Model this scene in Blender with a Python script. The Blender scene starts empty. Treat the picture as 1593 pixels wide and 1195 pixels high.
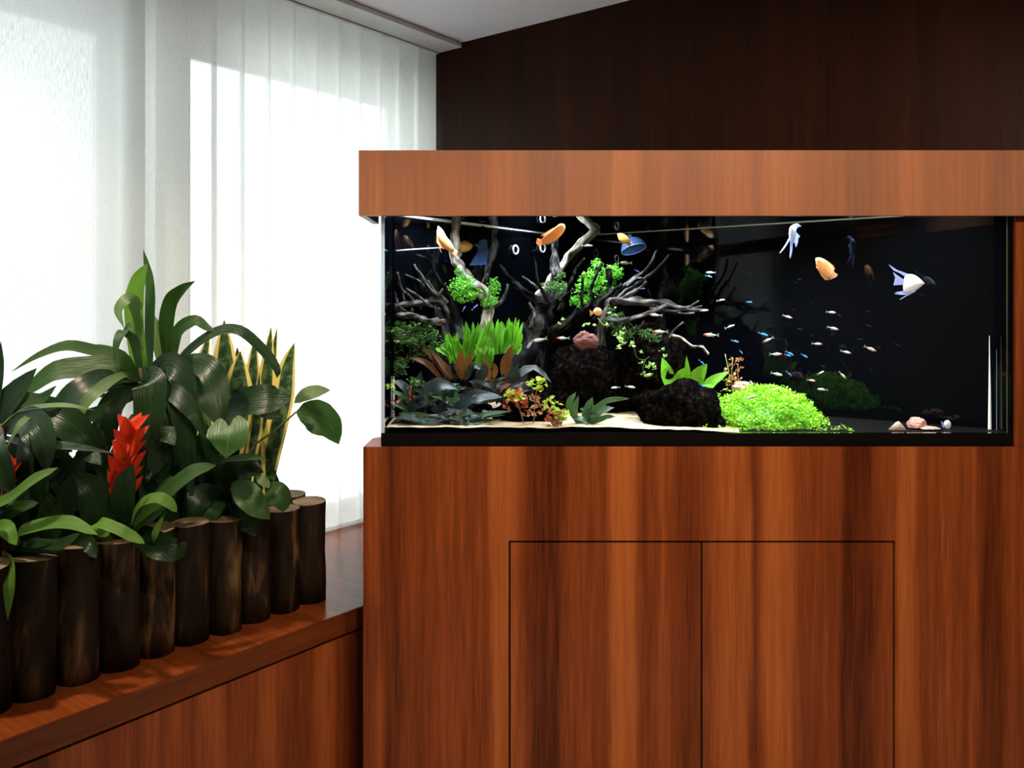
import bpy, math, random
from mathutils import Vector, Matrix, noise

random.seed(7)
R = random.Random(11)
sc = bpy.context.scene
C = sc.collection

# ------------------------------------------------------------------ camera
F = 1313.0                    # focal length in pixels of the 1593 px wide frame
PX, HZ, EYE = 796.5, 480.0, 1.45
cam = bpy.data.cameras.new('camera')
cam.sensor_width = 36.0
cam.lens = F / 1593.0 * 36.0
cam.shift_y = -(597.5 - HZ) / 1593.0
cam.clip_start = 0.05
cam_o = bpy.data.objects.new('camera', cam)
C.objects.link(cam_o)
cam_o.location = (0, 0, EYE)
cam_o.rotation_euler = (math.radians(90), 0, 0)
sc.camera = cam_o

# ------------------------------------------------------------------ world, light, exposure
w = bpy.data.worlds.new('overcast_sky')
sc.world = w
w.use_nodes = True
bg = w.node_tree.nodes['Background']
bg.inputs[0].default_value = (0.94, 0.985, 1.0, 1)
bg.inputs[1].default_value = 4.3

sc.view_settings.view_transform = 'Standard'
sc.view_settings.look = 'None'
sc.view_settings.gamma = 1.0
sc.view_settings.use_curve_mapping = False
sc.view_settings.exposure = 0.0
sc.cycles.transparent_max_bounces = 24
sc.cycles.max_bounces = 10
sc.cycles.glossy_bounces = 5
sc.cycles.sample_clamp_indirect = 6.0

def spot(name, loc, tgt, watt, col, ang, blend=0.6, size=0.05):
    l = bpy.data.lights.new(name, 'SPOT')
    l.energy = watt; l.color = col
    l.spot_size = math.radians(ang); l.spot_blend = blend
    l.shadow_soft_size = size
    o = bpy.data.objects.new(name, l); C.objects.link(o)
    o.location = loc
    d = Vector(tgt) - Vector(loc)
    o.rotation_euler = d.to_track_quat('-Z', 'Y').to_euler()
    return o

WARM = (1.0, 0.80, 0.60)
DOWNLIGHTS = [  # ceiling position, aim, watt, cone
    ((-1.55, 1.74, 2.60), (-0.75, 2.05, 0.45), 150, 100),
    ((0.25, 0.45, 2.62), (0.45, 2.4, 0.95), 126, 84),
    ((1.15, 0.45, 2.62), (1.05, 2.4, 0.95), 120, 84),
]
for i, (lo, tg, wt, an) in enumerate(DOWNLIGHTS):
    spot('downlight_lamp', lo, tg, wt, WARM, an)

# ------------------------------------------------------------------ helpers
U = Vector((0.6072, 0.7945, 0)).normalized()      # along the window wall, away from us
N = Vector((0.7945, -0.6072, 0)).normalized()     # into the room from the window wall; along the back wall
K = Vector((-0.333, 3.890, 0))                    # where the blind meets the back wall
CEIL = 2.65
LEDGE = 0.553
L0 = Vector((-0.45, 2.55, 0))                     # ledge front line
WATER = 1.74
BED = 1.094

TANK = None                                       # plan limits of the tank's inside, set once it stands
def keep_inside(v):
    tl, tr, tf, ly_, ry_ = TANK
    v.x = min(max(v.x, tl + .018), tr - .012)
    v.y = max(min(v.y, ly_ + (v.x - tl) / .7643 - .024, ry_ + (tr - v.x) / 1.3085 - .020), tf + .020)
    return v
def at(px, py, Y):
    v = Vector(((px - PX) / F * Y, Y, EYE + (HZ - py) / F * Y))
    return keep_inside(v) if TANK else v
def m(px, Y):                                     # pixels to metres at depth Y
    return px * Y / F
def wl(a, off, z):                                # point by the window wall
    p = K - U * a + N * off
    return Vector((p.x, p.y, z))
def a_of(px, off=0.0):                            # position along the window wall under pixel column px
    b = K + N * off
    r = (px - PX) / F
    return (b.x - b.y * r) / (U.x - U.y * r)
def lpan(px):                                     # depth of the tank's left back pane
    r = (px - PX) / F
    return 2.384 / (0.7643 + -r) if r < 0.5 else 3
def rpan(px):
    r = (px - PX) / F
    return 4.70 / (1.3085 + r)

WL = {}
def empty(name, loc, label=None, cat=None, group=None):
    o = bpy.data.objects.new(name, None)
    o.empty_display_size = 0.05
    C.objects.link(o)
    o.location = loc
    WL[o.name] = Vector(loc)
    tag(o, label, cat, group)
    return o
def tag(o, label=None, cat=None, group=None, kind=None):
    if label: o['label'] = label
    if cat: o['category'] = cat
    if group: o['group'] = group
    if kind: o['kind'] = kind
    return o
def mk(name, vs, fs, mat, parent=None, smooth=True, uv=None):
    vs = [Vector(v) for v in vs]
    n = len(vs)
    c = Vector(((min(v.x for v in vs) + max(v.x for v in vs)) / 2,
                (min(v.y for v in vs) + max(v.y for v in vs)) / 2,
                min(v.z for v in vs)))
    me = bpy.data.meshes.new(name)
    me.from_pydata([tuple(v - c) for v in vs], [], fs)
    if uv:
        ul = me.uv_layers.new(name='UVMap')
        lv = [l.vertex_index for l in me.loops]
        flat = []
        for vi in lv: flat.extend(uv[vi])
        ul.data.foreach_set('uv', flat)
    if smooth:
        me.polygons.foreach_set('use_smooth', [True] * len(me.polygons))
    me.update()
    o = bpy.data.objects.new(name, me)
    C.objects.link(o)
    if mat: me.materials.append(mat)
    if parent:
        o.parent = parent
        o.location = c - WL[parent.name]
    else:
        o.location = c
    WL[o.name] = c
    return o
class MB:
    def __init__(s): s.v = []; s.f = []; s.u = []
    def add(s, vs, fs, us=None):
        b = len(s.v)
        s.v += [Vector(v) for v in vs]
        s.f += [[i + b for i in f] for f in fs]
        s.u += us if us else [(0, 0)] * len(vs)
        return s
    def box(s, x0, x1, y0, y1, z0, z1):
        return s.prism([(x0, y0), (x1, y0), (x1, y1), (x0, y1)], z0, z1)
    def prism(s, poly, z0, z1):
        n = len(poly)
        vs = [Vector((p[0], p[1], z0)) for p in poly] + [Vector((p[0], p[1], z1)) for p in poly]
        fs = [list(range(n))[::-1], list(range(n, 2 * n))]
        fs += [[i, (i + 1) % n, n + (i + 1) % n, n + i] for i in range(n)]
        ar = sum(poly[i][0] * poly[(i + 1) % n][1] - poly[(i + 1) % n][0] * poly[i][1] for i in range(n))
        if ar < 0: fs = [f[::-1] for f in fs]
        return s.add(vs, fs)
    def wbox(s, a0, a1, o0, o1, z0, z1):          # box in window-wall coordinates
        q = [wl(a0, o0, 0), wl(a1, o0, 0), wl(a1, o1, 0), wl(a0, o1, 0)]
        return s.prism([(p.x, p.y) for p in q], z0, z1)
    def tube(s, pts, rad, seg=8, rough=0.0, cap=True, sub=1, seed=0):
        pts = [Vector(p) for p in pts]
        if sub > 1: pts, rad = smooth_line(pts, rad, sub)
        n = len(pts); vs = []; us = []
        ref = Vector((0.13, -1, 0.21)).normalized()
        for i, p in enumerate(pts):
            t = (pts[min(i + 1, n - 1)] - pts[max(i - 1, 0)]).normalized()
            a = t.cross(ref)
            if a.length < 1e-3: a = t.cross(Vector((1, 0, 0)))
            a.normalize(); b = t.cross(a).normalized()
            for k in range(seg):
                an = 2 * math.pi * k / seg
                rr = rad[i]
                if rough:
                    rr *= 1 + rough * noise.noise(Vector((math.cos(an) * 1.7 + seed, math.sin(an) * 1.7, i * 0.35)))*1.6
                vs.append(p + a * (math.cos(an) * rr) + b * (math.sin(an) * rr))
                us.append((k / seg, i / max(1, n - 1)))
        fs = [[i * seg + k, i * seg + (k + 1) % seg, (i + 1) * seg + (k + 1) % seg, (i + 1) * seg + k]
              for i in range(n - 1) for k in range(seg)]
        if cap:
            fs.append(list(range(seg))[::-1]); fs.append([(n - 1) * seg + k for k in range(seg)])
        return s.add(vs, fs, us)
    def build(s, name, mat, parent=None, smooth=False, uv=False):
        return mk(name, s.v, s.f, mat, parent, smooth, s.u if uv else None)

def smooth_line(pts, rad, sub):
    P = [pts[0] * 2 - pts[1]] + list(pts) + [pts[-1] * 2 - pts[-2]]
    out = []; ro = []
    for i in range(1, len(P) - 2):
        p0, p1, p2, p3 = P[i - 1], P[i], P[i + 1], P[i + 2]
        for k in range(sub):
            t = k / sub
            out.append(0.5 * ((2 * p1) + (p2 - p0) * t + (2 * p0 - 5 * p1 + 4 * p2 - p3) * t * t
                              + (3 * p1 - p0 - 3 * p2 + p3) * t ** 3))
            ro.append(rad[i - 1] * (1 - t) + rad[i] * t)
    out.append(pts[-1]); ro.append(rad[-1])
    return out, ro
def table(tb, t):
    for (a, x), (b, y) in zip(tb, tb[1:]):
        if t <= b: return x + (y - x) * (t - a) / (b - a)
    return tb[-1][1]
LANCE = [(0, .35), (.12, .62), (.35, 1), (.6, .92), (.82, .52), (.95, .16), (1, .01)]
STRAP = [(0, .8), (.4, 1), (.75, .9), (.92, .5), (1, .03)]
SWORD = [(0, .75), (.3, .95), (.5, 1), (.75, .78), (.9, .4), (1, .02)]
OVAL = [(0, .06), (.12, .55), (.35, .95), (.5, 1), (.7, .82), (.88, .42), (1, .02)]
HEART = [(0, .7), (.1, .95), (.25, 1), (.45, .86), (.65, .58), (.82, .28), (.92, .1), (1, .01)]
BRACT = [(0, .8), (.35, 1), (.7, .62), (1, .02)]
def leaf_geo(mb, pts, width, prof=LANCE, face=(0, -1, .35), fold=.18, wave=.0, na=12, nc=4, lobes=0.0, curl=0.0, twist=0.0):
    pts = [Vector(p) for p in pts]
    P, _ = smooth_line(pts, [1] * len(pts), max(2, na // (len(pts) - 1)))
    n = len(P); face = Vector(face).normalized()
    L = sum((P[i + 1] - P[i]).length for i in range(n - 1))
    vs = []; us = []
    ph = R.uniform(0, 6)
    for i, p in enumerate(P):
        tt = i / (n - 1)
        t = (P[min(i + 1, n - 1)] - P[max(i - 1, 0)]).normalized()
        s_ = t.cross(face)
        if s_.length < 1e-3: s_ = t.cross(Vector((1, 0, .1)))
        s_.normalize(); nn = s_.cross(t).normalized()
        if nn.dot(face) < 0: nn = -nn
        if twist:
            q = Matrix.Rotation(twist * tt, 3, t); s_ = q @ s_; nn = q @ nn
        hw = table(prof, tt) * width / 2
        for k in range(nc + 1):
            c = -1 + 2 * k / nc
            z = fold * abs(c) ** 1.3 * hw + wave * hw * math.sin(tt * 17 + ph + (2 if c > 0 else 0)) * abs(c) ** 2
            back = -lobes * L * math.sin(math.pi * .82 * abs(c)) * max(0, 1 - tt * 3) if lobes else 0
            vs.append(p + s_ * (c * hw) + nn * z + t * back)
            us.append(((c + 1) / 2, tt))
    w1 = nc + 1
    fs = [[i * w1 + k, i * w1 + k + 1, (i + 1) * w1 + k + 1, (i + 1) * w1 + k] for i in range(n - 1) for k in range(nc)]
    mb.add(vs, fs, us)
    return mb
LW = 1.15                      # leaf width factor
def leaf(parent, pts, wpx, mat, name='leaf', **kw):
    """pts: (px, py, depth) from base to tip; wpx: greatest width in pixels."""
    W = [at(*p) for p in pts]
    wpx = wpx * LW
    Y = sum(p[2] for p in pts) / len(pts)
    if LW > 1: kw.setdefault('na', 24)
    mb = leaf_geo(MB(), W, m(wpx, Y), **kw)
    return mb.build(name, mat, parent, True, True)
def puff(mb, outline, thick, depthdir, ks=(1, .93, .8, .55, .25)):
    """a closed outline swollen to both sides along depthdir."""
    o = [Vector(p) for p in outline]; n = len(o)
    c = sum(o, Vector()) / n
    vs = []; fs = []
    def ring(k, sgn):
        return [c + (p - c) * k + depthdir * (sgn * thick * math.sqrt(max(0, 1 - k * k))) for p in o]
    vs += ring(1, 0); base = 0
    for sgn in (1, -1):
        prev = list(range(n))
        for k in ks[1:]:
            b = len(vs); vs += ring(k, sgn); cur = list(range(b, b + n))
            for i in range(n):
                j = (i + 1) % n
                q = [prev[i], prev[j], cur[j], cur[i]]
                fs.append(q if sgn > 0 else q[::-1])
            prev = cur
        vs.append(c + depthdir * (sgn * thick)); e = len(vs) - 1
        for i in range(n):
            j = (i + 1) % n
            q = [prev[i], prev[j], e]
            fs.append(q if sgn > 0 else q[::-1])
    return mb.add(vs, fs)
def copy_tree(o, parent=None):
    c = o.copy(); C.objects.link(c)
    if parent: c.parent = parent
    for ch in o.children: copy_tree(ch, c)
    return c

# ------------------------------------------------------------------ materials
def new(name):
    mt = bpy.data.materials.new(name); mt.use_nodes = True
    nt = mt.node_tree; nt.nodes.clear()
    out = nt.nodes.new('ShaderNodeOutputMaterial')
    return mt, nt, out
def nd(nt, t, ins={}, **props):
    n = nt.nodes.new(t)
    for k, v in props.items(): setattr(n, k, v)
    for k, v in ins.items():
        if isinstance(v, bpy.types.NodeSocket): nt.links.new(v, n.inputs[k])
        else: n.inputs[k].default_value = v
    return n
def c4(c): return (c[0], c[1], c[2], 1)
def ramp(nt, fac, stops, interp='LINEAR'):
    r = nt.nodes.new('ShaderNodeValToRGB'); r.color_ramp.interpolation = interp
    el = r.color_ramp.elements
    while len(el) < len(stops): el.new(0.5)
    for e, (p, c) in zip(el, stops): e.position = p; e.color = c4(c)
    nt.links.new(fac, r.inputs[0])
    return r.outputs[0]
def mixc(nt, fac, a, b, mode='MIX'):
    n = nt.nodes.new('ShaderNodeMix'); n.data_type = 'RGBA'; n.blend_type = mode
    for sock, v in ((n.inputs[0], fac), (n.inputs[6], a), (n.inputs[7], b)):
        if isinstance(v, bpy.types.NodeSocket): nt.links.new(v, sock)
        elif isinstance(v, (int, float)): sock.default_value = v
        else: sock.default_value = c4(v)
    return n.outputs[2]
def plain(name, col, rough=.5, var=.12, scale=30, metal=0, spec=.5, bump=0, trans=0):
    mt, nt, out = new(name)
    pos = nd(nt, 'ShaderNodeNewGeometry').outputs['Position']
    nz = nd(nt, 'ShaderNodeTexNoise', {'Vector': pos, 'Scale': scale, 'Detail': 4}).outputs[0]
    cc = mixc(nt, nz, [x * (1 - var) for x in col], [min(1, x * (1 + var)) for x in col])
    p = nd(nt, 'ShaderNodeBsdfPrincipled', {'Base Color': cc, 'Roughness': rough, 'Metallic': metal, 'Specular IOR Level': spec})
    if bump:
        b = nd(nt, 'ShaderNodeBump', {'Height': nz, 'Strength': bump, 'Distance': .01})
        nt.links.new(b.outputs[0], p.inputs['Normal'])
    sh = p.outputs[0]
    if trans:
        t = nd(nt, 'ShaderNodeBsdfTranslucent', {'Color': cc})
        sh = nd(nt, 'ShaderNodeMixShader', {0: trans, 1: sh, 2: t.outputs[0]}).outputs[0]
    nt.links.new(sh, out.inputs[0])
    return mt
WB, WM, WD = (.36, .097, .022), (.195, .043, .0095), (.058, .0105, .0026)
def wcol(v):
    return [WD[i] + (WM[i] - WD[i]) * v * 2 if v < .5 else WM[i] + (WB[i] - WM[i]) * (v * 2 - 1) for i in range(3)]
STREAKS = [(540, .35), (566, .30), (590, .55), (606, .15), (640, .40), (655, .30), (690, .50), (740, .38), (758, .42), (768, .82), (792, .78),
           (812, .50), (828, .12), (870, .10), (884, .45), (945, .42), (953, .95), (984, .90), (1000, .28), (1030, .60), (1066, .22),
           (1092, .38), (1132, .80), (1163, .72), (1172, .22), (1196, .92), (1226, .82), (1246, .45), (1305, .38), (1314, .06), (1352, .10), (1368, .45)]
STREAK2 = [(1352, .10), (1366, .40), (1392, .50), (1400, .85), (1420, .82), (1436, .40), (1475, .55), (1505, .42), (1518, .62), (1532, .18), (1556, .15), (1566, .48), (1610, .4), (1680, .6)]
def veneer(name, direction=(1, 0, 0), explicit=False, gain=1.0, rough=.36, shift=0.0, horiz=False, contrast=1.0, pale=0.0):
    mt, nt, out = new(name)
    pos = nd(nt, 'ShaderNodeNewGeometry').outputs['Position']
    dot = nd(nt, 'ShaderNodeVectorMath', {0: pos, 1: direction}, operation='DOT_PRODUCT').outputs['Value']
    sep = nd(nt, 'ShaderNodeSeparateXYZ', {0: pos})
    zz = sep.outputs[2]
    def vec(sx, sz):
        a = nd(nt, 'ShaderNodeMath', {0: dot, 1: sx}, operation='MULTIPLY').outputs[0]
        b = nd(nt, 'ShaderNodeMath', {0: zz, 1: sz}, operation='MULTIPLY').outputs[0]
        if horiz: a, b = nd(nt, 'ShaderNodeMath', {0: dot, 1: sz}, operation='MULTIPLY').outputs[0], nd(nt, 'ShaderNodeMath', {0: zz, 1: sx}, operation='MULTIPLY').outputs[0]
        return nd(nt, 'ShaderNodeCombineXYZ', {0: a, 1: shift, 2: b}).outputs[0]
    fine = nd(nt, 'ShaderNodeTexNoise', {'Vector': vec(420, 7), 'Scale': 1, 'Detail': 3}).outputs[0]
    midn = nd(nt, 'ShaderNodeTexNoise', {'Vector': vec(60, 2.2), 'Scale': 1, 'Detail': 5}).outputs[0]
    big = nd(nt, 'ShaderNodeTexNoise', {'Vector': vec(9, .35), 'Scale': 1, 'Detail': 3}).outputs[0]
    if explicit:
        wob = nd(nt, 'ShaderNodeTexNoise', {'Vector': vec(14, 1.6), 'Scale': 1, 'Detail': 3}).outputs[0]
        w1 = nd(nt, 'ShaderNodeMath', {0: wob, 1: -.5}, operation='ADD').outputs[0]
        x = nd(nt, 'ShaderNodeMath', {0: w1, 1: .05, 2: dot}, operation='MULTIPLY_ADD').outputs[0]
        def seg(st, lo, hi):
            f = nd(nt, 'ShaderNodeMapRange', {0: x, 1: (lo - PX) / 547.1, 2: (hi - PX) / 547.1}).outputs[0]
            return ramp(nt, f, [((p - lo) / (hi - lo), [v * v0 for v0 in (1, 1, 1)]) for p, v in st])
        r1 = seg(STREAKS, 540, 1368); r2 = seg(STREAK2, 1352, 1680)
        sw = nd(nt, 'ShaderNodeMath', {0: x, 1: (1360 - PX) / 547.1}, operation='GREATER_THAN').outputs[0]
        val = mixc(nt, sw, r1, r2)
        val = nd(nt, 'ShaderNodeMath', {0: val, 1: contrast, 2: .5 * (1 - contrast)}, operation='MULTIPLY_ADD').outputs[0]
    else:
        val = nd(nt, 'ShaderNodeMapRange', {0: big, 1: .28, 2: .72}).outputs[0]
        val = nd(nt, 'ShaderNodeMath', {0: val, 1: contrast, 2: .5 * (1 - contrast)}, operation='MULTIPLY_ADD').outputs[0]
    m1 = nd(nt, 'ShaderNodeMath', {0: midn, 1: -.5}, operation='ADD').outputs[0]
    val = nd(nt, 'ShaderNodeMath', {0: m1, 1: .75, 2: val}, operation='MULTIPLY_ADD').outputs[0]
    f1 = nd(nt, 'ShaderNodeMath', {0: fine, 1: -.5}, operation='ADD').outputs[0]
    val = nd(nt, 'ShaderNodeMath', {0: f1, 1: .75, 2: val}, operation='MULTIPLY_ADD').outputs[0]
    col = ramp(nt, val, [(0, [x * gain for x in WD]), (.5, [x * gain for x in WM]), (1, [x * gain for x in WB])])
    if pale: col = mixc(nt, pale, col, (.40, .235, .15))
    bmp = nd(nt, 'ShaderNodeBump', {'Height': fine, 'Strength': .06, 'Distance': .002})
    p = nd(nt, 'ShaderNodeBsdfPrincipled', {'Base Color': col, 'Roughness': rough, 'Specular IOR Level': .11, 'Normal': bmp.outputs[0]})
    nt.links.new(p.outputs[0], out.inputs[0])
    return mt
def leafmat(name, base, tip=None, rough=.32, trans=.22, vein=.25, tcol=None, spec=.3):
    mt, nt, out = new(name)
    uv = nd(nt, 'ShaderNodeUVMap').outputs[0]
    sep = nd(nt, 'ShaderNodeSeparateXYZ', {0: uv})
    st = nd(nt, 'ShaderNodeTexNoise', {'Vector': nd(nt, 'ShaderNodeVectorMath', {0: uv, 1: (26, 1.6, 1)}, operation='MULTIPLY').outputs[0], 'Scale': 1, 'Detail': 3}).outputs[0]
    pos = nd(nt, 'ShaderNodeNewGeometry').outputs['Position']
    nz = nd(nt, 'ShaderNodeTexNoise', {'Vector': pos, 'Scale': 9, 'Detail': 3}).outputs[0]
    c = mixc(nt, st, [x * (1 - vein) for x in base], [x * (1 + vein) for x in base])
    c = mixc(nt, nd(nt, 'ShaderNodeMapRange', {0: nz, 1: .35, 2: .7}).outputs[0], c, tip or [x * 1.5 for x in base])
    mid = nd(nt, 'ShaderNodeMath', {0: sep.outputs[0], 1: -.5}, operation='ADD').outputs[0]
    mid = nd(nt, 'ShaderNodeMath', {0: mid}, operation='ABSOLUTE').outputs[0]
    mid = nd(nt, 'ShaderNodeMapRange', {0: mid, 1: .0, 2: .035, 3: .45, 4: 0}).outputs[0]
    c = mixc(nt, mid, c, [min(1, x * 2.4 + .015) for x in base])
    bmp = nd(nt, 'ShaderNodeBump', {'Height': st, 'Strength': .45, 'Distance': .005})
    p = nd(nt, 'ShaderNodeBsdfPrincipled', {'Base Color': c, 'Roughness': rough, 'Normal': bmp.outputs[0], 'Specular IOR Level': spec})
    t = nd(nt, 'ShaderNodeBsdfTranslucent', {'Color': c4(tcol or [min(1, base[0] * 3.2), min(1, base[1] * 3.0), base[2] * 1.5])})
    nt.links.new(nd(nt, 'ShaderNodeMixShader', {0: trans, 1: p.outputs[0], 2: t.outputs[0]}).outputs[0], out.inputs[0])
    return mt
def glassmat(name, ior=1.45, tint=(.97, .985, .98), bump=0):
    mt, nt, out = new(name)
    fr = nd(nt, 'ShaderNodeFresnel', {'IOR': ior})
    tr = nd(nt, 'ShaderNodeBsdfTransparent', {'Color': c4(tint)})
    gl = nd(nt, 'ShaderNodeBsdfGlossy', {'Roughness': .0, 'Color': (1, 1, 1, 1)})
    if bump:
        pos = nd(nt, 'ShaderNodeNewGeometry').outputs['Position']
        nz = nd(nt, 'ShaderNodeTexNoise', {'Vector': pos, 'Scale': 9, 'Detail': 2})
        b = nd(nt, 'ShaderNodeBump', {'Height': nz.outputs[0], 'Strength': bump, 'Distance': .01})
        nt.links.new(b.outputs[0], gl.inputs['Normal'])
    nt.links.new(nd(nt, 'ShaderNodeMixShader', {0: fr.outputs[0], 1: tr.outputs[0], 2: gl.outputs[0]}).outputs[0], out.inputs[0])
    return mt
def sheer(name, col, t_through, t_scatter):
    mt, nt, out = new(name)
    pos = nd(nt, 'ShaderNodeNewGeometry').outputs['Position']
    dot = nd(nt, 'ShaderNodeVectorMath', {0: pos, 1: tuple(U)}, operation='DOT_PRODUCT').outputs['Value']
    sep = nd(nt, 'ShaderNodeSeparateXYZ', {0: pos})
    v = nd(nt, 'ShaderNodeCombineXYZ', {0: nd(nt, 'ShaderNodeMath', {0: dot, 1: 260}, operation='MULTIPLY').outputs[0], 2: nd(nt, 'ShaderNodeMath', {0: sep.outputs[2], 1: 40}, operation='MULTIPLY').outputs[0]}).outputs[0]
    nz = nd(nt, 'ShaderNodeTexNoise', {'Vector': v, 'Scale': 1, 'Detail': 2}).outputs[0]
    f = nd(nt, 'ShaderNodeMapRange', {0: nz, 1: .3, 2: .7, 3: t_through - .05, 4: t_through + .05}).outputs[0]
    tr = nd(nt, 'ShaderNodeBsdfTransparent', {'Color': (1, 1, 1, 1)})
    tl = nd(nt, 'ShaderNodeBsdfTranslucent', {'Color': c4(col)})
    df = nd(nt, 'ShaderNodeBsdfDiffuse', {'Color': c4(col)})
    a = nd(nt, 'ShaderNodeMixShader', {0: t_scatter, 1: df.outputs[0], 2: tl.outputs[0]})
    nt.links.new(nd(nt, 'ShaderNodeMixShader', {0: f, 1: a.outputs[0], 2: tr.outputs[0]}).outputs[0], out.inputs[0])
    return mt
def snakemat(name):
    mt, nt, out = new(name)
    uv = nd(nt, 'ShaderNodeUVMap').outputs[0]
    sep = nd(nt, 'ShaderNodeSeparateXYZ', {0: uv})
    v = nd(nt, 'ShaderNodeVectorMath', {0: uv, 1: (2.2, 16, 1)}, operation='MULTIPLY').outputs[0]
    nz = nd(nt, 'ShaderNodeTexNoise', {'Vector': v, 'Scale': 1.3, 'Detail': 4, 'Distortion': .8}).outputs[0]
    band = ramp(nt, nz, [(.40, (.012, .035, .012)), (.5, (.035, .085, .025)), (.6, (.09, .15, .05))])
    mid = nd(nt, 'ShaderNodeMath', {0: nd(nt, 'ShaderNodeMath', {0: sep.outputs[0], 1: -.5}, operation='ADD').outputs[0]}, operation='ABSOLUTE').outputs[0]
    e = nd(nt, 'ShaderNodeMapRange', {0: mid, 1: .30, 2: .34}).outputs[0]
    c = mixc(nt, e, band, (.72, .60, .16))
    p = nd(nt, 'ShaderNodeBsdfPrincipled', {'Base Color': c, 'Roughness': .4})
    t = nd(nt, 'ShaderNodeBsdfTranslucent', {'Color': mixc(nt, .0, c, c)})
    nt.links.new(nd(nt, 'ShaderNodeMixShader', {0: .15, 1: p.outputs[0], 2: t.outputs[0]}).outputs[0], out.inputs[0])
    return mt
def gradmat(name, stops, axis=0, rough=.35, trans=0.0, metal=0.0):
    """colour along the thing's own length (generated coordinate)."""
    mt, nt, out = new(name)
    g = nd(nt, 'ShaderNodeTexCoord').outputs['Generated']
    sep = nd(nt, 'ShaderNodeSeparateXYZ', {0: g})
    nz = nd(nt, 'ShaderNodeTexNoise', {'Vector': g, 'Scale': 9}).outputs[0]
    f = nd(nt, 'ShaderNodeMath', {0: nd(nt, 'ShaderNodeMath', {0: nz, 1: -.5}, operation='ADD').outputs[0], 1: .12, 2: sep.outputs[axis]}, operation='MULTIPLY_ADD').outputs[0]
    c = ramp(nt, f, stops)
    p = nd(nt, 'ShaderNodeBsdfPrincipled', {'Base Color': c, 'Roughness': rough, 'Metallic': metal})
    sh = p.outputs[0]
    if trans:
        t = nd(nt, 'ShaderNodeBsdfTranslucent', {'Color': c})
        sh = nd(nt, 'ShaderNodeMixShader', {0: trans, 1: sh, 2: t.outputs[0]}).outputs[0]
    nt.links.new(sh, out.inputs[0])
    return mt
def barkmat(name, a, b, cc, sx=14, sz=3.2, rough=.6, bump=.5, spec=.15):
    mt, nt, out = new(name)
    g = nd(nt, 'ShaderNodeNewGeometry').outputs['Position']
    v = nd(nt, 'ShaderNodeVectorMath', {0: g, 1: (sx, sx, sz)}, operation='MULTIPLY').outputs[0]
    n1 = nd(nt, 'ShaderNodeTexNoise', {'Vector': v, 'Scale': 1, 'Detail': 4, 'Distortion': .6}).outputs[0]
    v2 = nd(nt, 'ShaderNodeVectorMath', {0: g, 1: (sx * 9, sx * 9, sz * 4)}, operation='MULTIPLY').outputs[0]
    n2 = nd(nt, 'ShaderNodeTexNoise', {'Vector': v2, 'Scale': 1, 'Detail': 4}).outputs[0]
    c = ramp(nt, n1, [(.38, a), (.55, b), (.72, cc)])
    c = mixc(nt, .55, c, mixc(nt, n2, (.25, .25, .25), (1, 1, 1)), 'MULTIPLY')
    bm = nd(nt, 'ShaderNodeBump', {'Height': n2, 'Strength': bump, 'Distance': .006})
    p = nd(nt, 'ShaderNodeBsdfPrincipled', {'Base Color': c, 'Roughness': rough, 'Normal': bm.outputs[0], 'Specular IOR Level': spec})
    nt.links.new(p.outputs[0], out.inputs[0])
    return mt

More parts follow.
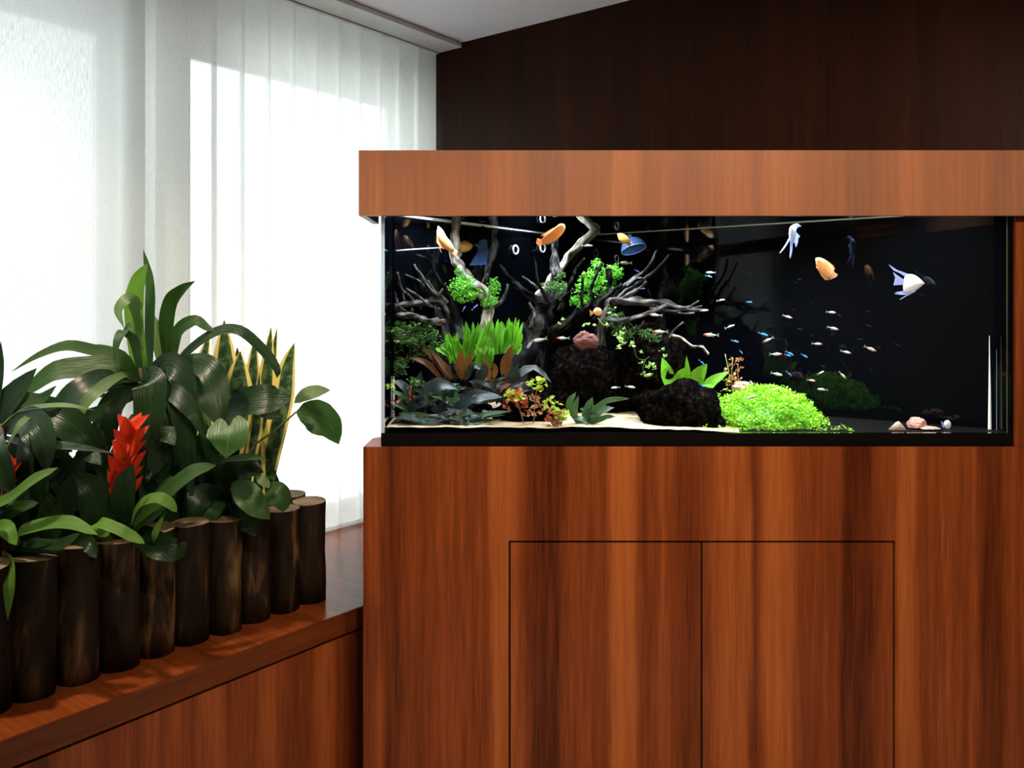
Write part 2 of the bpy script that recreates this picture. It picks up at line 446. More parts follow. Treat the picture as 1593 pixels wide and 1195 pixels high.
M = dict(
    front=veneer('wood_front', explicit=True),
    hood=veneer('wood_hood', explicit=True, gain=1.25, contrast=.6, shift=4.0, rough=.4, pale=.36),
    ledge_front=veneer('wood_ledge_front', tuple(U), shift=2.0),
    ledge_top=veneer('wood_ledge_top', tuple(U), shift=3.0, gain=.95, rough=.22, contrast=.35),
    edge=veneer('wood_ledge_edge', tuple(U), shift=5.0, gain=.55, horiz=True, contrast=.3),
    side=veneer('wood_side', (0, 1, 0), shift=1.0),
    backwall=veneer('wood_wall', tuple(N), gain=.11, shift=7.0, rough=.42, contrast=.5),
    gap=plain('dark_gap', (.008, .006, .005), .8),
    ceiling=plain('ceiling_tile', (.90, .88, .95), .9, .08, 160, bump=.15),
    white=plain('white_paint', (.78, .78, .76), .5, .03),
    plaster=plain('plaster_wall', (.84, .83, .79), .8, .04),
    floor=plain('floor_carpet', (.60, .57, .52), .95, .2, 60),
    metal=plain('lamp_metal', (.7, .7, .7), .3, .03, metal=1),
    sheer=sheer('sheer_vane', (.93, .95, .92), .22, .58),
    panel=sheer('sheer_panel', (.66, .68, .67), .05, .54),
    pane=glassmat('window_glass', 1.4, (.96, .98, .97)),
    glass=glassmat('tank_glass', 1.09, (.97, .985, .98)),
    water=glassmat('tank_water', 1.33, (.95, .98, 1.0), .05),
    edgeglass=plain('glass_edge', (.62, .72, .80), .15, .05, trans=.55),
    blackglass=plain('black_back_glass', (.0008, .0010, .0016), .04, .1, spec=.22),
    blackbase=plain('black_base', (.003, .0026, .0022), .6, spec=.05),
    sand=plain('sand', (.42, .295, .17), .9, .5, 420, bump=.5),
    log=barkmat('log_bark', (.008, .0045, .0025), (.028, .015, .007), (.20, .11, .045), 17, 4.0),
    logtop=plain('log_cut', (.20, .135, .07), .7, .4, 60, bump=.3),
    soil=plain('soil', (.02, .014, .009), .95, .5, 90, bump=.6),
    snake=snakemat('snake_leaf'),
    dk=leafmat('leaf_dark', (.009, .027, .009), (.014, .044, .012), rough=.27, trans=.15),
    md=leafmat('leaf_mid', (.020, .062, .012), (.028, .082, .016), rough=.36, trans=.24),
    br=leafmat('leaf_bright', (.085, .20, .028), rough=.36, trans=.34),
    pale=leafmat('leaf_pale', (.10, .17, .07), rough=.3, trans=.25),  # on some leaves the pale tone is gloss put into the colour
    heart=leafmat('leaf_heart', (.045, .12, .03), rough=.34, trans=.22, vein=.08),
    stem=plain('plant_stem', (.05, .07, .022), .5),
    brownstem=plain('cane_stem', (.07, .05, .028), .7, .3, 60),
    red=leafmat('bract_red', (.62, .030, .012), (.75, .06, .015), .38, .22, .15, (.8, .08, .02)),
    orange=leafmat('bract_orange', (.48, .15, .04), (.55, .10, .03), .45, .2, .15, (.7, .3, .1)),
)

# ================================================================== THE ROOM
def structure(o): o['kind'] = 'structure'; return o
RL, RW = 5.6, 5.2          # room length along the window wall, width along the back wall
OW = -0.27                 # window wall, behind the blind
q = [wl(-.10, OW - .1, 0), wl(RL, OW - .1, 0), wl(RL, RW, 0), wl(-.10, RW, 0)]
poly = [(p.x, p.y) for p in q]
structure(MB().prism(poly, -.08, 0).build('floor', M['floor']))
structure(MB().prism(poly, CEIL, CEIL + .1).build('ceiling', M['ceiling']))
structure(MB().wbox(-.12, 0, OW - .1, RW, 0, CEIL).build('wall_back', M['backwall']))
structure(MB().wbox(RL, RL + .1, OW - .1, RW, 0, CEIL).build('wall_front', M['plaster']))
structure(MB().wbox(0, RL, RW, RW + .1, 0, CEIL).build('wall_right', M['plaster']))
def on_wall(px, py, off):
    a = a_of(px, off); p = wl(a, off, 0)
    return a, EYE + (HZ - py) / F * p.y
WT = on_wall(350, 85, OW)[1]
WB_ = on_wall(540, 792, OW)[1]
W1 = (.004, a_of(290, OW)); W2 = (a_of(166, OW - .05), 4.3)
wlb = MB()
wlb.wbox(0, RL, OW - .1, OW, 0, WB_).wbox(0, RL, OW - .1, OW, WT, CEIL)
wlb.wbox(0, W1[0], OW - .1, OW, WB_, WT).wbox(W1[1], W2[0], OW - .1, OW, WB_, WT).wbox(W2[1], RL, OW - .1, OW, WB_, WT)
structure(wlb.build('wall_left', M['plaster']))
for nm, (a0, a1), div in (('window_1', W1, 1), ('window_2', W2, 3)):
    e = structure(empty(nm, wl((a0 + a1) / 2, OW - .1, WB_)))
    f = MB(); t = .035
    f.wbox(a0, a1, OW - .08, OW - .03, WB_, WB_ + t).wbox(a0, a1, OW - .08, OW - .03, WT - t, WT)
    f.wbox(a0, a0 + t, OW - .08, OW - .03, WB_ + t, WT - t).wbox(a1 - t, a1, OW - .08, OW - .03, WB_ + t, WT - t)
    f.build('window_frame', M['white'], e)
    step = (a1 - a0 - 2 * t) / div
    for i in range(div):
        s0 = a0 + t + i * step
        MB().wbox(s0 + .001, s0 + step - .001, OW - .06, OW - .054, WB_ + t + .001, WT - t - .001).build('pane', M['pane'], e)
        if i: MB().wbox(s0 - .02, s0 + .02, OW - .08, OW - .03, WB_ + t, WT - t).build('mullion', M['white'], e)
# dropped board along the ceiling over the blind
structure(MB().wbox(0.002, RL - .002, .004, .135, CEIL - .022, CEIL - .001).build('trim_1', M['white']))
structure(MB().wbox(0.002, RL - .002, OW + .002, OW + .03, 2.55, 2.585).build('trim_2', M['white']))
for (lo, tg, wt, an), lab in zip(DOWNLIGHTS, ('recessed round ceiling downlight above the left end of the ledge', 'recessed round ceiling downlight facing the cabinet doors',
                                              'recessed round ceiling downlight facing the right side of the aquarium')):
    e = empty('ceiling_downlight', (lo[0], lo[1], CEIL - .012), lab, 'lamp', 'ceiling downlights')
    vs = []; sg = 28
    for r_, z_ in ((.085, CEIL - .0005), (.085, CEIL - .010), (.066, CEIL - .012), (.062, CEIL - .0005)):
        vs += [Vector((lo[0] + math.cos(k * 6.28319 / sg) * r_, lo[1] + math.sin(k * 6.28319 / sg) * r_, z_)) for k in range(sg)]
    mk('trim_ring', vs, [[j * sg + k, j * sg + (k + 1) % sg, (j + 1) * sg + (k + 1) % sg, (j + 1) * sg + k] for j in range(3) for k in range(sg)], M['white'], e, True)
    vs = [Vector((lo[0] + math.cos(k * 6.28319 / sg) * .061, lo[1] + math.sin(k * 6.28319 / sg) * .061, CEIL - .002)) for k in range(sg)]
    mk('lens', vs, [list(range(sg))[::-1]], M['metal'], e, False)

# ------------------------------------------------------------------ blinds
vb = empty('vertical_blind', wl(.75, 0, .60), 'sheer white vertical blind of overlapping strips over the right window', 'blind')
MB().wbox(.003, 1.42, -.045, -.002, CEIL - .026, CEIL - .001).build('headrail', M['white'], vb)
pitch = .114
for i in range(13):
    a0 = .012 + i * pitch
    vs = []; n = 6
    for z in (.572, CEIL - .027):
        for k in range(n + 1):
            c = k / n
            off = -.012 - .020 * c + .004 * math.sin(c * math.pi)
            vs.append(wl(a0 + c * .124, off, z))
    mk('vane', vs, [[k, k + 1, n + 2 + k, n + 1 + k] for k in range(n)], M['sheer'], vb, True)
    MB().wbox(a0 + .004, a0 + .124, -.034, -.014, .556, .571).build('hem_weight', M['sheer'], vb)
pb = empty('panel_blind', wl(2.9, 0, .60), 'plain white panel blind hanging over the left window behind the tall leaves', 'blind')
MB().wbox(1.43, 4.6, .0, .02, CEIL - .036, CEIL - .023).build('panel_track', M['white'], pb)
for a0, a1, o in ((1.43, 2.30, .008), (2.28, 3.15, .014), (3.13, 4.0, .008), (3.98, 4.6, .014)):
    mk('fabric_panel', [wl(a0, o, .572), wl(a1, o, .572), wl(a1, o, CEIL - .037), wl(a0, o, CEIL - .037)], [[0, 1, 2, 3]], M['panel'], pb)
    MB().wbox(a0, a1, o - .004, o + .004, .556, .571).build('bottom_bar', M['white'], pb)

# ------------------------------------------------------------------ ledge under the window
D0 = N.dot(L0 - K)                                # ledge depth measured from the blind plane
ledge = empty('window_ledge', wl(2.5, .35, 0), 'long low reddish wood ledge unit running under the windows', 'ledge')
MB().wbox(.003, RL - .003, OW + .004, D0, LEDGE - .0635, LEDGE).build('top_board', M['ledge_top'], ledge)
MB().wbox(.003, RL - .003, D0 + .0005, D0 + .004, LEDGE - .0625, LEDGE - .001).build('front_edging', M['edge'], ledge)
MB().wbox(.003, RL - .003, D0 - .03, D0 - .012, LEDGE - .072, LEDGE - .064).build('shadow_gap', M['gap'], ledge)
MB().wbox(.003, RL - .003, D0 - .02, D0 - .003, .012, LEDGE - .0725).build('front_panel', M['ledge_front'], ledge)
MB().wbox(.003, RL - .003, D0 - .05, D0 - .021, 0.0, LEDGE - .0725).build('back_frame', M['gap'], ledge)

# ------------------------------------------------------------------ aquarium cabinet
def fx(px): return (px - PX) / 547.1
def fz(py): return EYE + (HZ - py) / 547.1
CT = fz(695.5)                                    # cabinet top
XR = 1.548
cab = empty('aquarium_cabinet', (.55, 2.7, 0), 'reddish striped wood cabinet with two flush doors under the aquarium', 'cabinet')
fr = MB()
fr.box(fx(565), fx(791.2), 2.400, 2.418, .012, CT)
fr.box(fx(791.2), fx(1392.4), 2.400, 2.418, fz(841.4), CT)
fr.box(fx(1392.4), XR, 2.400, 2.418, .012, CT)
fr.build('front_panel', M['front'], cab)
MB().box(fx(794.4), fx(1089.9), 2.4005, 2.418, .085, fz(844.8)).build('door', M['front'], cab)
MB().box(fx(1093.1), fx(1389.2), 2.4005, 2.418, .085, fz(844.8)).build('door', M['front'], cab)
MB().box(fx(792), fx(1391.5), 2.403, 2.418, .012, .080).build('kick_board', M['front'], cab)
MB().box(fx(785), fx(1398), 2.4185, 2.43, .012, fz(836)).build('door_gap_shade', M['gap'], cab)  # near-black sheet behind the doors paints the shade in their gaps
# carcass behind: corner-shaped
def pent(dx, y0, dl, dr):
    """front-left, front-right, right-back, apex, left-back (corner-shaped plan)."""
    xl = fx(565) + dx; xr = XR - dx
    yl = 2.55 + (xl - L0.x) / .7643 - .022 - dl
    # right side follows the back wall
    kx = K.x + U.x * 0; b = K - U * (.03 + dr)
    yr = b.y + (xr - b.x) * (N.y / N.x)
    yr = max(yr, y0 + .02)
    # apex: left line x = xl + .7643 (y - yl), right line through b along N
    s = N.y / N.x
    y = (b.y + s * (xl - .7643 * yl - b.x)) / (1 - s * .7643)
    return [(xl, y0), (xr, y0), (xr, yr), (xl + .7643 * (y - yl), y), (xl, yl)]
CP = pent(0.0, 2.4185, 0.0, 0.0)
MB().prism(pent(.001, 2.4305, .01, .01), .02, CT - .0185).build('carcass', M['side'], cab)
MB().prism(pent(0, 2.4185, 0.0, 0), CT - .018, CT).build('top_board', M['side'], cab)
MB().box(fx(1580.5), XR, 2.402, 2.418, CT + .0005, 1.7115).build('upright', M['front'], cab)

# ------------------------------------------------------------------ tank
M['whitering'] = plain('white_ring', (.92, .95, .98), .35, .05)
TL, TR = fx(592), fx(1579)
TF = 2.409
TZ0, TZ1 = CT + .001, 1.800
GB = BED - .0                                      # top of the black base band
ly, ry = 2.63, 2.50
ay = (TL - .7643 * ly - TR - 1.3085 * ry) / (-1.3085 - .7643)
apex = (TL + .7643 * (ay - ly), ay)
tank = empty('aquarium_tank', (.5, 2.8, TZ0), 'large frameless glass corner aquarium with a black base band', 'aquarium')
base = [(TL, TF), (TR, TF), (TR, ry), apex, (TL, ly)]
MB().prism(base, TZ0, GB).build('base_band', M['blackbase'], tank)
MB().box(TL + .0105, TR - .0065, TF, TF + .010, GB + .0005, TZ1).build('front_pane', M['glass'], tank)
MB().box(TL, TL + .004, TF + .0125, ly, GB + .0005, TZ1).build('side_pane', M['blackglass'], tank)  # clear pane coloured black to keep the window's reflection out
MB().box(TR - .006, TR, TF, ry, GB + .0005, TZ1).build('side_pane', M['blackglass'], tank)
def vwall(p, q_, t):
    d = Vector((q_[0] - p[0], q_[1] - p[1], 0)).normalized(); n_ = Vector((d.y, -d.x, 0)) * t
    return [(p[0], p[1]), (q_[0], q_[1]), (q_[0] + n_.x, q_[1] + n_.y), (p[0] + n_.x, p[1] + n_.y)]
MB().prism(vwall((TL + .0006, ly), apex, .008), GB + .0005, TZ1).build('back_pane', M['blackglass'], tank)
MB().prism(vwall(apex, (TR, ry), .008), GB + .0005, TZ1).build('back_pane', M['blackglass'], tank)
MB().box(TL, TL + .010, TF - .0005, TF + .012, GB + .0005, TZ1).build('glass_edge', M['edgeglass'], tank)  # pale colour stands in for window light passing through the edge
MB().tube([(TL + .007, ly - .012, GB), (TL + .007, ly - .012, 1.24)], [.0032, .0024], 8).build('silicone_seam', M['whitering'], tank)  # white and thinner upwards: lamp light put into the seam's colour
sx = (1539 - PX) / F * (ry - .01)
MB().tube([(sx, ry - .012, GB), (sx, ry - .012, 1.22), (sx - .001, ry - .012, 1.37)], [.0048, .0030, .0008], 8).build('silicone_seam', M['whitering'], tank)  # lamp-lit lower stretch drawn as a white taper
MB().tube([(sx + .010, ry - .03, GB), (sx + .010, ry - .03, 1.33)], [.0007, .0003], 6).build('silicone_seam', M['edgeglass'], tank)
MB().tube([(TR - .009, TF + .014, GB), (TR - .009, TF + .014, 1.75)], [.0015, .0015], 6).build('silicone_seam', M['brownstem'], tank)
for p_, q_, r_, mt_ in ((Vector((TL + .02, ly - .015, WATER - .001)), Vector((apex[0] - .05, apex[1] - .09, WATER - .001)), .0042, 'whitering'), (Vector((TR - .02, ry - .006, WATER - .001)), Vector((apex[0] + .05, apex[1] - .065, WATER - .001)), .0016, 'whitering')):
    MB().tube([p_, p_.lerp(q_, .5), q_], [r_, r_ * .9, r_ * .4], 6).build('rim_glint', M[mt_], tank, True)  # white tubes draw the light caught along the waterline

wpoly = [(TL + .011, TF + .011), (TR - .007, TF + .011), (TR - .007, ry - .02), (apex[0], apex[1] - .02), (TL + .011, ly - .02)]
wt = mk('tank_water', [(p[0], p[1], WATER) for p in wpoly], [[0, 1, 2, 3, 4]], M['water'], None, False)
tag(wt, 'clear still water filling the aquarium nearly to the hood', 'water')
if wt.data.polygons[0].normal.z < 0: wt.data.flip_normals()

# ------------------------------------------------------------------ hood
HF = 2.37
def hx(px): return (px - PX) / F * HF
HZ0, HZ1 = EYE + (HZ - 335.3) / F * HF, EYE + (HZ - 233.8) / F * HF
hood = empty('aquarium_hood', (.55, 2.7, HZ0), 'reddish brown wood hood box sitting over the top of the aquarium', 'hood')
HL = hx(558)
MB().box(HL, 1.60, HF, HF + .02, HZ0, HZ1).build('front_board', M['hood'], hood)
HP = pent(HL - fx(565), HF + .0205, -.06, .0)
hly = HP[4][1]
MB().box(HL, HL + .018, HF + .0205, hly, HZ0, HZ1 - .0185).build('side_board', M['side'], hood)
MB().prism([(HL, HF + .0205), (1.555, HF + .0205), (1.555, 2.40), (HP[3][0], HP[3][1]), (HL, hly)], HZ1 - .018, HZ1).build('lid', M['side'], hood)
MB().prism(vwall((HL + .0185, hly), (HP[3][0], HP[3][1] - .02), .012), TZ1 + .002, HZ1 - .0185).build('back_board', M['side'], hood)

# lamps inside the hood (they light the tank)
LAMPS = [(690, 2.60, 6.5), (905, 2.80, 8), (1190, 2.58, 15), (1420, 2.49, 3.6), (835, 3.08, 4)]  # the last lamp is added to brighten the suction rings
for i, (px, Y, wt_) in enumerate(LAMPS):
    x = (px - PX) / F * Y
    e = empty('aquarium_lamp', (x, Y, HZ1 - .05), ['slim white aquarium lamp inside the hood over the left driftwood', 'slim white aquarium lamp inside the hood over the middle branches',
              'slim white aquarium lamp inside the hood over the bright green mound', 'slim white aquarium lamp inside the hood near the right end', 'slim white lamp added inside the hood to brighten the suction rings'][i], 'lamp', 'lamps inside the hood')
    MB().box(x - .12, x + .12, Y - .04, Y + .04, HZ1 - .045, HZ1 - .0185).build('lamp_housing', M['metal'], e)
    l = bpy.data.lights.new('aquarium_lamp_light', 'AREA'); l.shape = 'RECTANGLE'; l.size = .22; l.size_y = .07
    l.energy = wt_; l.color = (.80, .90, 1.0); l.spread = math.radians(120)
    o = bpy.data.objects.new('aquarium_lamp_light', l); C.objects.link(o); o.parent = e; o.location = (0, 0, -.0)

# ------------------------------------------------------------------ log planter
F0 = Vector((-.585, 2.571, 0))                     # front of the corner log
pl = empty('log_planter', tuple(F0 - N * .2 - U * .4 + Vector((0, 0, LEDGE))), 'planter box walled with upright dark bark logs, standing on the ledge', 'planter')
def logpiece(c, r, h, seed, tilt=0):
    rr = random.Random(seed)
    seg, nz = 14, 6
    vs = []; fs = []
    for i in range(nz + 1):
        t = i / nz
        for k in range(seg):
            an = 2 * math.pi * k / seg
            rad = r * (1 + .10 * noise.noise(Vector((math.cos(an) * 1.2 + seed, math.sin(an) * 1.2, t * 1.5 + seed))) + .05 * noise.noise(Vector((math.cos(an) * 3, math.sin(an) * 3, t * 5 + seed))))
            z = LEDGE + .0005 + t * h
            if i == nz: z += tilt * math.sin(an) * r
            vs.append(Vector((c.x + math.cos(an) * rad, c.y + math.sin(an) * rad, z)))
    fs = [[i * seg + k, i * seg + (k + 1) % seg, (i + 1) * seg + (k + 1) % seg, (i + 1) * seg + k] for i in range(nz) for k in range(seg)]
    fs.append(list(range(seg))[::-1])
    b = mk('log', vs, fs, M['log'], pl, True)
    top = [v * 1 for v in vs[-seg:]]
    cc = sum(top, Vector()) / seg + Vector((0, 0, .003))
    mk('cut_end', top + [cc], [[k, (k + 1) % seg, seg] for k in range(seg)], M['logtop'], b, False)
hs = [.303, .300, .302, .312, .314, .316, .312, .322, .318, .324, .32, .315, .31]
for i in range(13):
    c = F0 - N * .05 - U * (i * .1003 - .0)
    logpiece(c + N * R.uniform(-.006, .006), .050, hs[i] + R.uniform(-.006, .006), 10 + i, R.uniform(-.1, .1))
for j in range(1, 4):
    logpiece(F0 - N * (.05 + j * .1) + U * .002, .050, .31 + R.uniform(-.01, .006), 40 + j, .05)
for i in range(1, 13):
    logpiece(F0 - N * .35 - U * (i * .1003), .049, .305 + R.uniform(-.01, .01), 60 + i)
sq = [F0 - N * .10 - U * .05, F0 - N * .30 - U * .05, F0 - N * .30 - U * 1.18, F0 - N * .10 - U * 1.18]
MB().prism([(p.x, p.y) for p in sq], LEDGE + .002, LEDGE + .25).build('soil', M['soil'], pl)

# ================================================================== PLANTS IN THE PLANTER
SOIL = LEDGE + .25
def cp(s, back=.20):                               # point over the planter's centre line
    p = F0 - N * back - U * s
    return Vector((p.x, p.y, SOIL))
def stemtube(parent, pts, r0, r1, mat, name='stem', sub=4):
    n = len(pts)
    return MB().tube(pts, [r0 + (r1 - r0) * i / (n - 1) for i in range(n)], 8, sub=sub).build(name, mat, parent, True)
FR, UP, DN = (0, -1, .25), (.1, -.6, 1), (0, -1, -.2)

# ---- tall corn plant in the middle
p0 = cp(.42)
corn = empty('corn_plant', p0, 'tall broad-leaved green corn plant with upright leaves coloured bright for window backlight, in the middle of the planter', 'plant')
cr = at(226, 600, 2.36)
stemtube(corn, [p0, (p0 + cr) / 2 + Vector((.01, 0, 0)), cr, at(222, 572, 2.36)], .016, .012, M['brownstem'])
p1 = cp(.36); cr2 = at(268, 585, 2.42)
stemtube(corn, [p1, (p1 + cr2) / 2, cr2], .014, .010, M['brownstem'])
A, B = 2.36, 2.42
for pts, wd, mt, kw in [
    ([(222, 592, A), (212, 530, A), (209, 470, A), (216, 435, A), (229, 410, A)], 25, 'br', dict(prof=SWORD, face=(.2, -1, .1), wave=.08)),  # bright tone puts the window's backlight into this leaf
    ([(232, 580, A + .03), (234, 500, A + .03), (234, 440, A + .03), (223, 388, A + .03)], 17, 'md', dict(prof=SWORD, face=(-.3, -1, .1))),
    ([(220, 545, A), (214, 490, A), (203, 464, A - .02), (184, 482, A - .04), (193, 511, A - .05)], 17, 'pale', dict(face=(.3, -1, .5))),
    ([(221, 590, A), (210, 530, A - .03), (198, 513, A - .06), (184, 530, A - .09), (177, 566, A - .10)], 24, 'md', dict(face=(-.4, -1, .3))),
    ([(215, 580, A), (197, 562, A), (176, 547, A), (151, 535, A)], 15, 'pale', dict()),
    ([(215, 585, A), (190, 553, A - .02), (150, 546, A - .04), (105, 538, A - .06), (60, 553, A - .08), (17, 579, A - .1)], 17, 'md', dict(face=(0, -1, .5))),
    ([(262, 592, B), (250, 545, B), (242, 510, B), (233, 484, B)], 18, 'pale', dict(prof=SWORD)),
    ([(266, 592, B), (258, 520, B), (264, 472, B), (282, 450, B - .02), (304, 437, B - .03)], 20, 'md', dict(face=(.3, -1, .2), twist=.5)),
    ([(266, 590, B), (268, 550, B), (278, 515, B - .02), (303, 499, B - .04), (322, 510, B - .05), (336, 516, B - .06)], 18, 'md', dict(wave=.2, face=(.2, -1, .4))),
    ([(268, 590, B), (290, 550, B - .03), (335, 517, B - .06), (372, 514, B - .08), (405, 540, B - .10), (430, 572, B - .12), (431, 588, B - .12)], 15, 'dk', dict(prof=STRAP, face=(0, -1, .5))),
    ([(230, 598, A - .05), (232, 592, A - .10), (234, 610, A - .12), (233, 650, A - .13), (229, 700, A - .13)], 46, 'dk', dict(prof=STRAP, face=(.1, -1, .25), fold=.1)),
    ([(252, 600, B - .05), (258, 576, B - .12), (276, 590, B - .15), (286, 640, B - .17), (292, 700, B - .17), (298, 772, B - .16)], 52, 'dk', dict(prof=[(0, .5), (.25, 1), (.5, .85), (.75, .5), (1, .12)], face=(.15, -1, .2), fold=.12)),
    ([(280, 598, B - .05), (300, 572, B - .08), (322, 590, B - .12), (335, 630, B - .14), (345, 668, B - .15)], 52, 'dk', dict(prof=OVAL, face=(.3, -1, .3), wave=.12)),
    ([(214, 596, A - .04), (189, 570, A - .08), (140, 572, A - .1), (88, 578, A - .12), (52, 602, A - .14), (24, 622, A - .15)], 34, 'md', dict(face=(0, -1, .6))),
    ([(214, 598, A - .04), (180, 588, A - .12), (130, 605, A - .18), (90, 640, A - .2), (68, 690, A - .2)], 44, 'dk', dict(face=(-.1, -1, .8))),
    ([(210, 590, A - .05), (190, 585, A - .1), (160, 602, A - .18), (128, 637, A - .22), (112, 700, A - .22)], 20, 'pale', dict(face=(0, -1, .4))),
    ([(214, 600, A), (225, 605, A - .05), (250, 622, A), (262, 610, A + .02)], 14, 'dk', dict()),
    ([(240, 600, A), (205, 610, A - .05), (178, 622, A - .06), (155, 660, A - .06), (150, 720, A - .04)], 30, 'dk', dict()),
    ([(250, 612, A - .06), (262, 640, A - .1), (250, 700, A - .12), (225, 755, A - .12)], 40, 'dk', dict(face=(.4, -1, .3))),
    ([(285, 640, B), (275, 690, B - .05), (255, 735, B - .08), (238, 790, B - .08)], 38, 'dk', dict(face=(.2, -1, .4))),
    ([(262, 590, B), (245, 570, B - .05), (228, 590, B - .08), (224, 625, B - .1)], 16, 'md', dict()),
    ([(214, 598, A - .06), (170, 602, A - .14), (118, 626, A - .18), (66, 640, A - .2), (18, 652, A - .2)], 22, 'dk', dict(face=(0, -.8, 1))),
    ([(212, 602, A - .05), (165, 640, A - .14), (112, 652, A - .18), (60, 676, A - .18)], 26, 'md', dict(face=(0, -1, .8), wave=.1)),
    ([(210, 600, A - .08), (178, 640, A - .16), (165, 690, A - .17), (150, 745, A - .15)], 26, 'dk', dict(wave=.1)),
    ([(218, 600, A), (190, 612, A), (160, 616, A), (120, 602, A + .02)], 12, 'md', dict(face=(0, -.6, 1))),
    ([(225, 600, A), (262, 606, A - .1), (300, 640, A - .14), (322, 690, A - .14)], 26, 'dk', dict(wave=.1)),
    ([(214, 596, A), (150, 590, A + .03), (110, 606, A + .03), (84, 628, A + .03)], 20, 'dk', dict(face=(0, -.8, 1))),
]: leaf(corn, pts, wd, M[mt], **kw)

# ---- second corn plant, left edge
p2 = cp(.84, .22)
corn2 = empty('corn_plant', p2, 'dark broad-leaved corn plant crowding the left edge above the lowest logs', 'plant')
cl = at(5, 660, 2.12)
stemtube(corn2, [p2, (p2 + cl) / 2, cl], .015, .011, M['brownstem'])
D = 2.12
for pts, wd, mt, kw in [
    ([(0, 662, D), (10, 630, D), (30, 605, D), (57, 573, D)], 34, 'dk', dict(prof=OVAL)),
    ([(-6, 660, D), (-2, 610, D), (2, 570, D), (1, 530, D)], 10, 'dk', dict(prof=SWORD)),
    ([(0, 665, D), (30, 640, D - .05), (75, 632, D - .08), (112, 632, D - .1), (147, 638, D - .1)], 13, 'pale', dict(face=(0, -.5, 1))),
    ([(10, 670, D), (50, 645, D - .04), (32, 660, D - .1), (10, 697, D - .12)], 13, 'pale', dict(face=(0, -.7, 1))),
    ([(0, 660, D), (30, 625, D), (62, 622, D - .02), (88, 600, D - .02)], 22, 'md', dict()),
    ([(5, 680, D), (40, 690, D - .06), (85, 693, D - .1), (135, 698, D - .1), (180, 706, D - .08)], 17, 'dk', dict(face=(0, -.6, 1))),
    ([(5, 672, D), (45, 655, D - .08), (68, 690, D - .12), (72, 735, D - .12)], 44, 'dk', dict(prof=OVAL)),
    ([(0, 668, D), (50, 640, D), (100, 655, D - .02), (140, 690, D - .02), (165, 745, D)], 46, 'dk', dict(face=(-.2, -1, .6))),
    ([(0, 675, D), (-10, 700, D - .1), (5, 740, D - .12), (20, 770, D - .12)], 40, 'dk', dict()),
    ([(20, 680, D), (60, 700, D - .03), (95, 740, D - .05), (110, 800, D - .05)], 48, 'dk', dict(face=(.1, -1, .3))),
]: leaf(corn2, pts, wd, M[mt], **kw)

# ---- red bromeliad
def bromeliad(base, tip, Y, label, bracts, leaves, col='red'):
    b = at(base[0], base[1], Y); t = at(tip[0], tip[1], Y)
    p = Vector((b.x, b.y, SOIL))
    e = empty('bromeliad', p, label, 'plant')
    stemtube(e, [p, b, b + (t - b) * .85], .012, .008, M['orange'])
    ax = (t - b)
    fl = MB().tube([b, b + ax * .5, t - ax * .05], [.008, .011, .006], 8).build('flower_spike', M[col], e, True)
    for f_, ang, L, wd, out in bracts:
        s = b + ax * f_
        d = Vector((math.sin(ang), -math.cos(ang), 0))
        up = ax.normalized()
        pts = [s, s + up * (L * .45) + d * (L * out * .35), s + up * (L * .85) + d * (L * out)]
        leaf_geo(MB(), pts, wd, BRACT, face=(-d.x * .5 + 0.0, -abs(d.y) - .6, .1), fold=.35, na=8, nc=4).build('bract', M[col], fl, True, True)
    for pts, wd, mt, kw in leaves: leaf(e, pts, wd, M[mt], **kw)
    return e
br = []
for k, f_ in enumerate((.06, .22, .38, .54, .70, .86)):
    for j in range(4):
        ang = j * 2 * math.pi / 4 + k * .8 - .9
        br.append((f_ - .06, ang, .112 - .040 * f_, .054 - .014 * f_, .44 + .12 * f_))
G = 2.17
bromeliad((183, 800), (206, 655), G, 'bromeliad with a tall bright red flower spike in front of the corn plant', br, [
    ([(188, 855, G), (190, 800, G - .10), (197, 755, G - .13), (207, 722, G - .14)], 37, 'dk', dict(prof=SWORD, face=(-.1, -1, .1))),
    ([(185, 855, G), (160, 830, G - .08), (145, 770, G - .1), (112, 738, G - .1)], 44, 'dk', dict(prof=STRAP, face=(.2, -1, .3))),
    ([(190, 850, G), (225, 805, G - .08), (262, 765, G - .1), (300, 735, G - .1), (336, 724, G - .1)], 26, 'md', dict(prof=STRAP, face=(-.2, -1, .8))),
    ([(192, 850, G), (215, 790, G - .1), (242, 775, G - .14), (262, 782, G - .15), (275, 797, G - .15)], 17, 'br', dict(prof=STRAP, face=(0, -1, .9))),
    ([(238, 845, G - .08), (240, 835, G - .12), (247, 818, G - .13), (257, 798, G - .12)], 10, 'br', dict()),
    ([(182, 860, G), (150, 815, G - .16), (180, 822, G - .2), (205, 835, G - .21), (225, 846, G - .22)], 17, 'br', dict(prof=STRAP, face=(0, -.8, 1))),
    ([(180, 850, G), (215, 835, G - .05), (250, 850, G - .1), (278, 856, G - .1), (290, 842, G - .1)], 36, 'dk', dict(prof=OVAL)),
    ([(186, 850, G), (200, 820, G - .03), (240, 790, G - .03), (268, 740, G)], 30, 'dk', dict(prof=STRAP)),
    ([(180, 850, G), (150, 820, G - .02), (125, 770, G), (100, 700, G)], 34, 'dk', dict(prof=STRAP)),
    ([(180, 850, G), (172, 800, G - .02), (160, 740, G), (140, 690, G)], 26, 'dk', dict(prof=STRAP)),
])
H = 2.06
br2 = [(f_ - .06, j * 2.1 + k, .06, .024, .7) for k, f_ in enumerate((.2, .5, .8)) for j in range(3)]
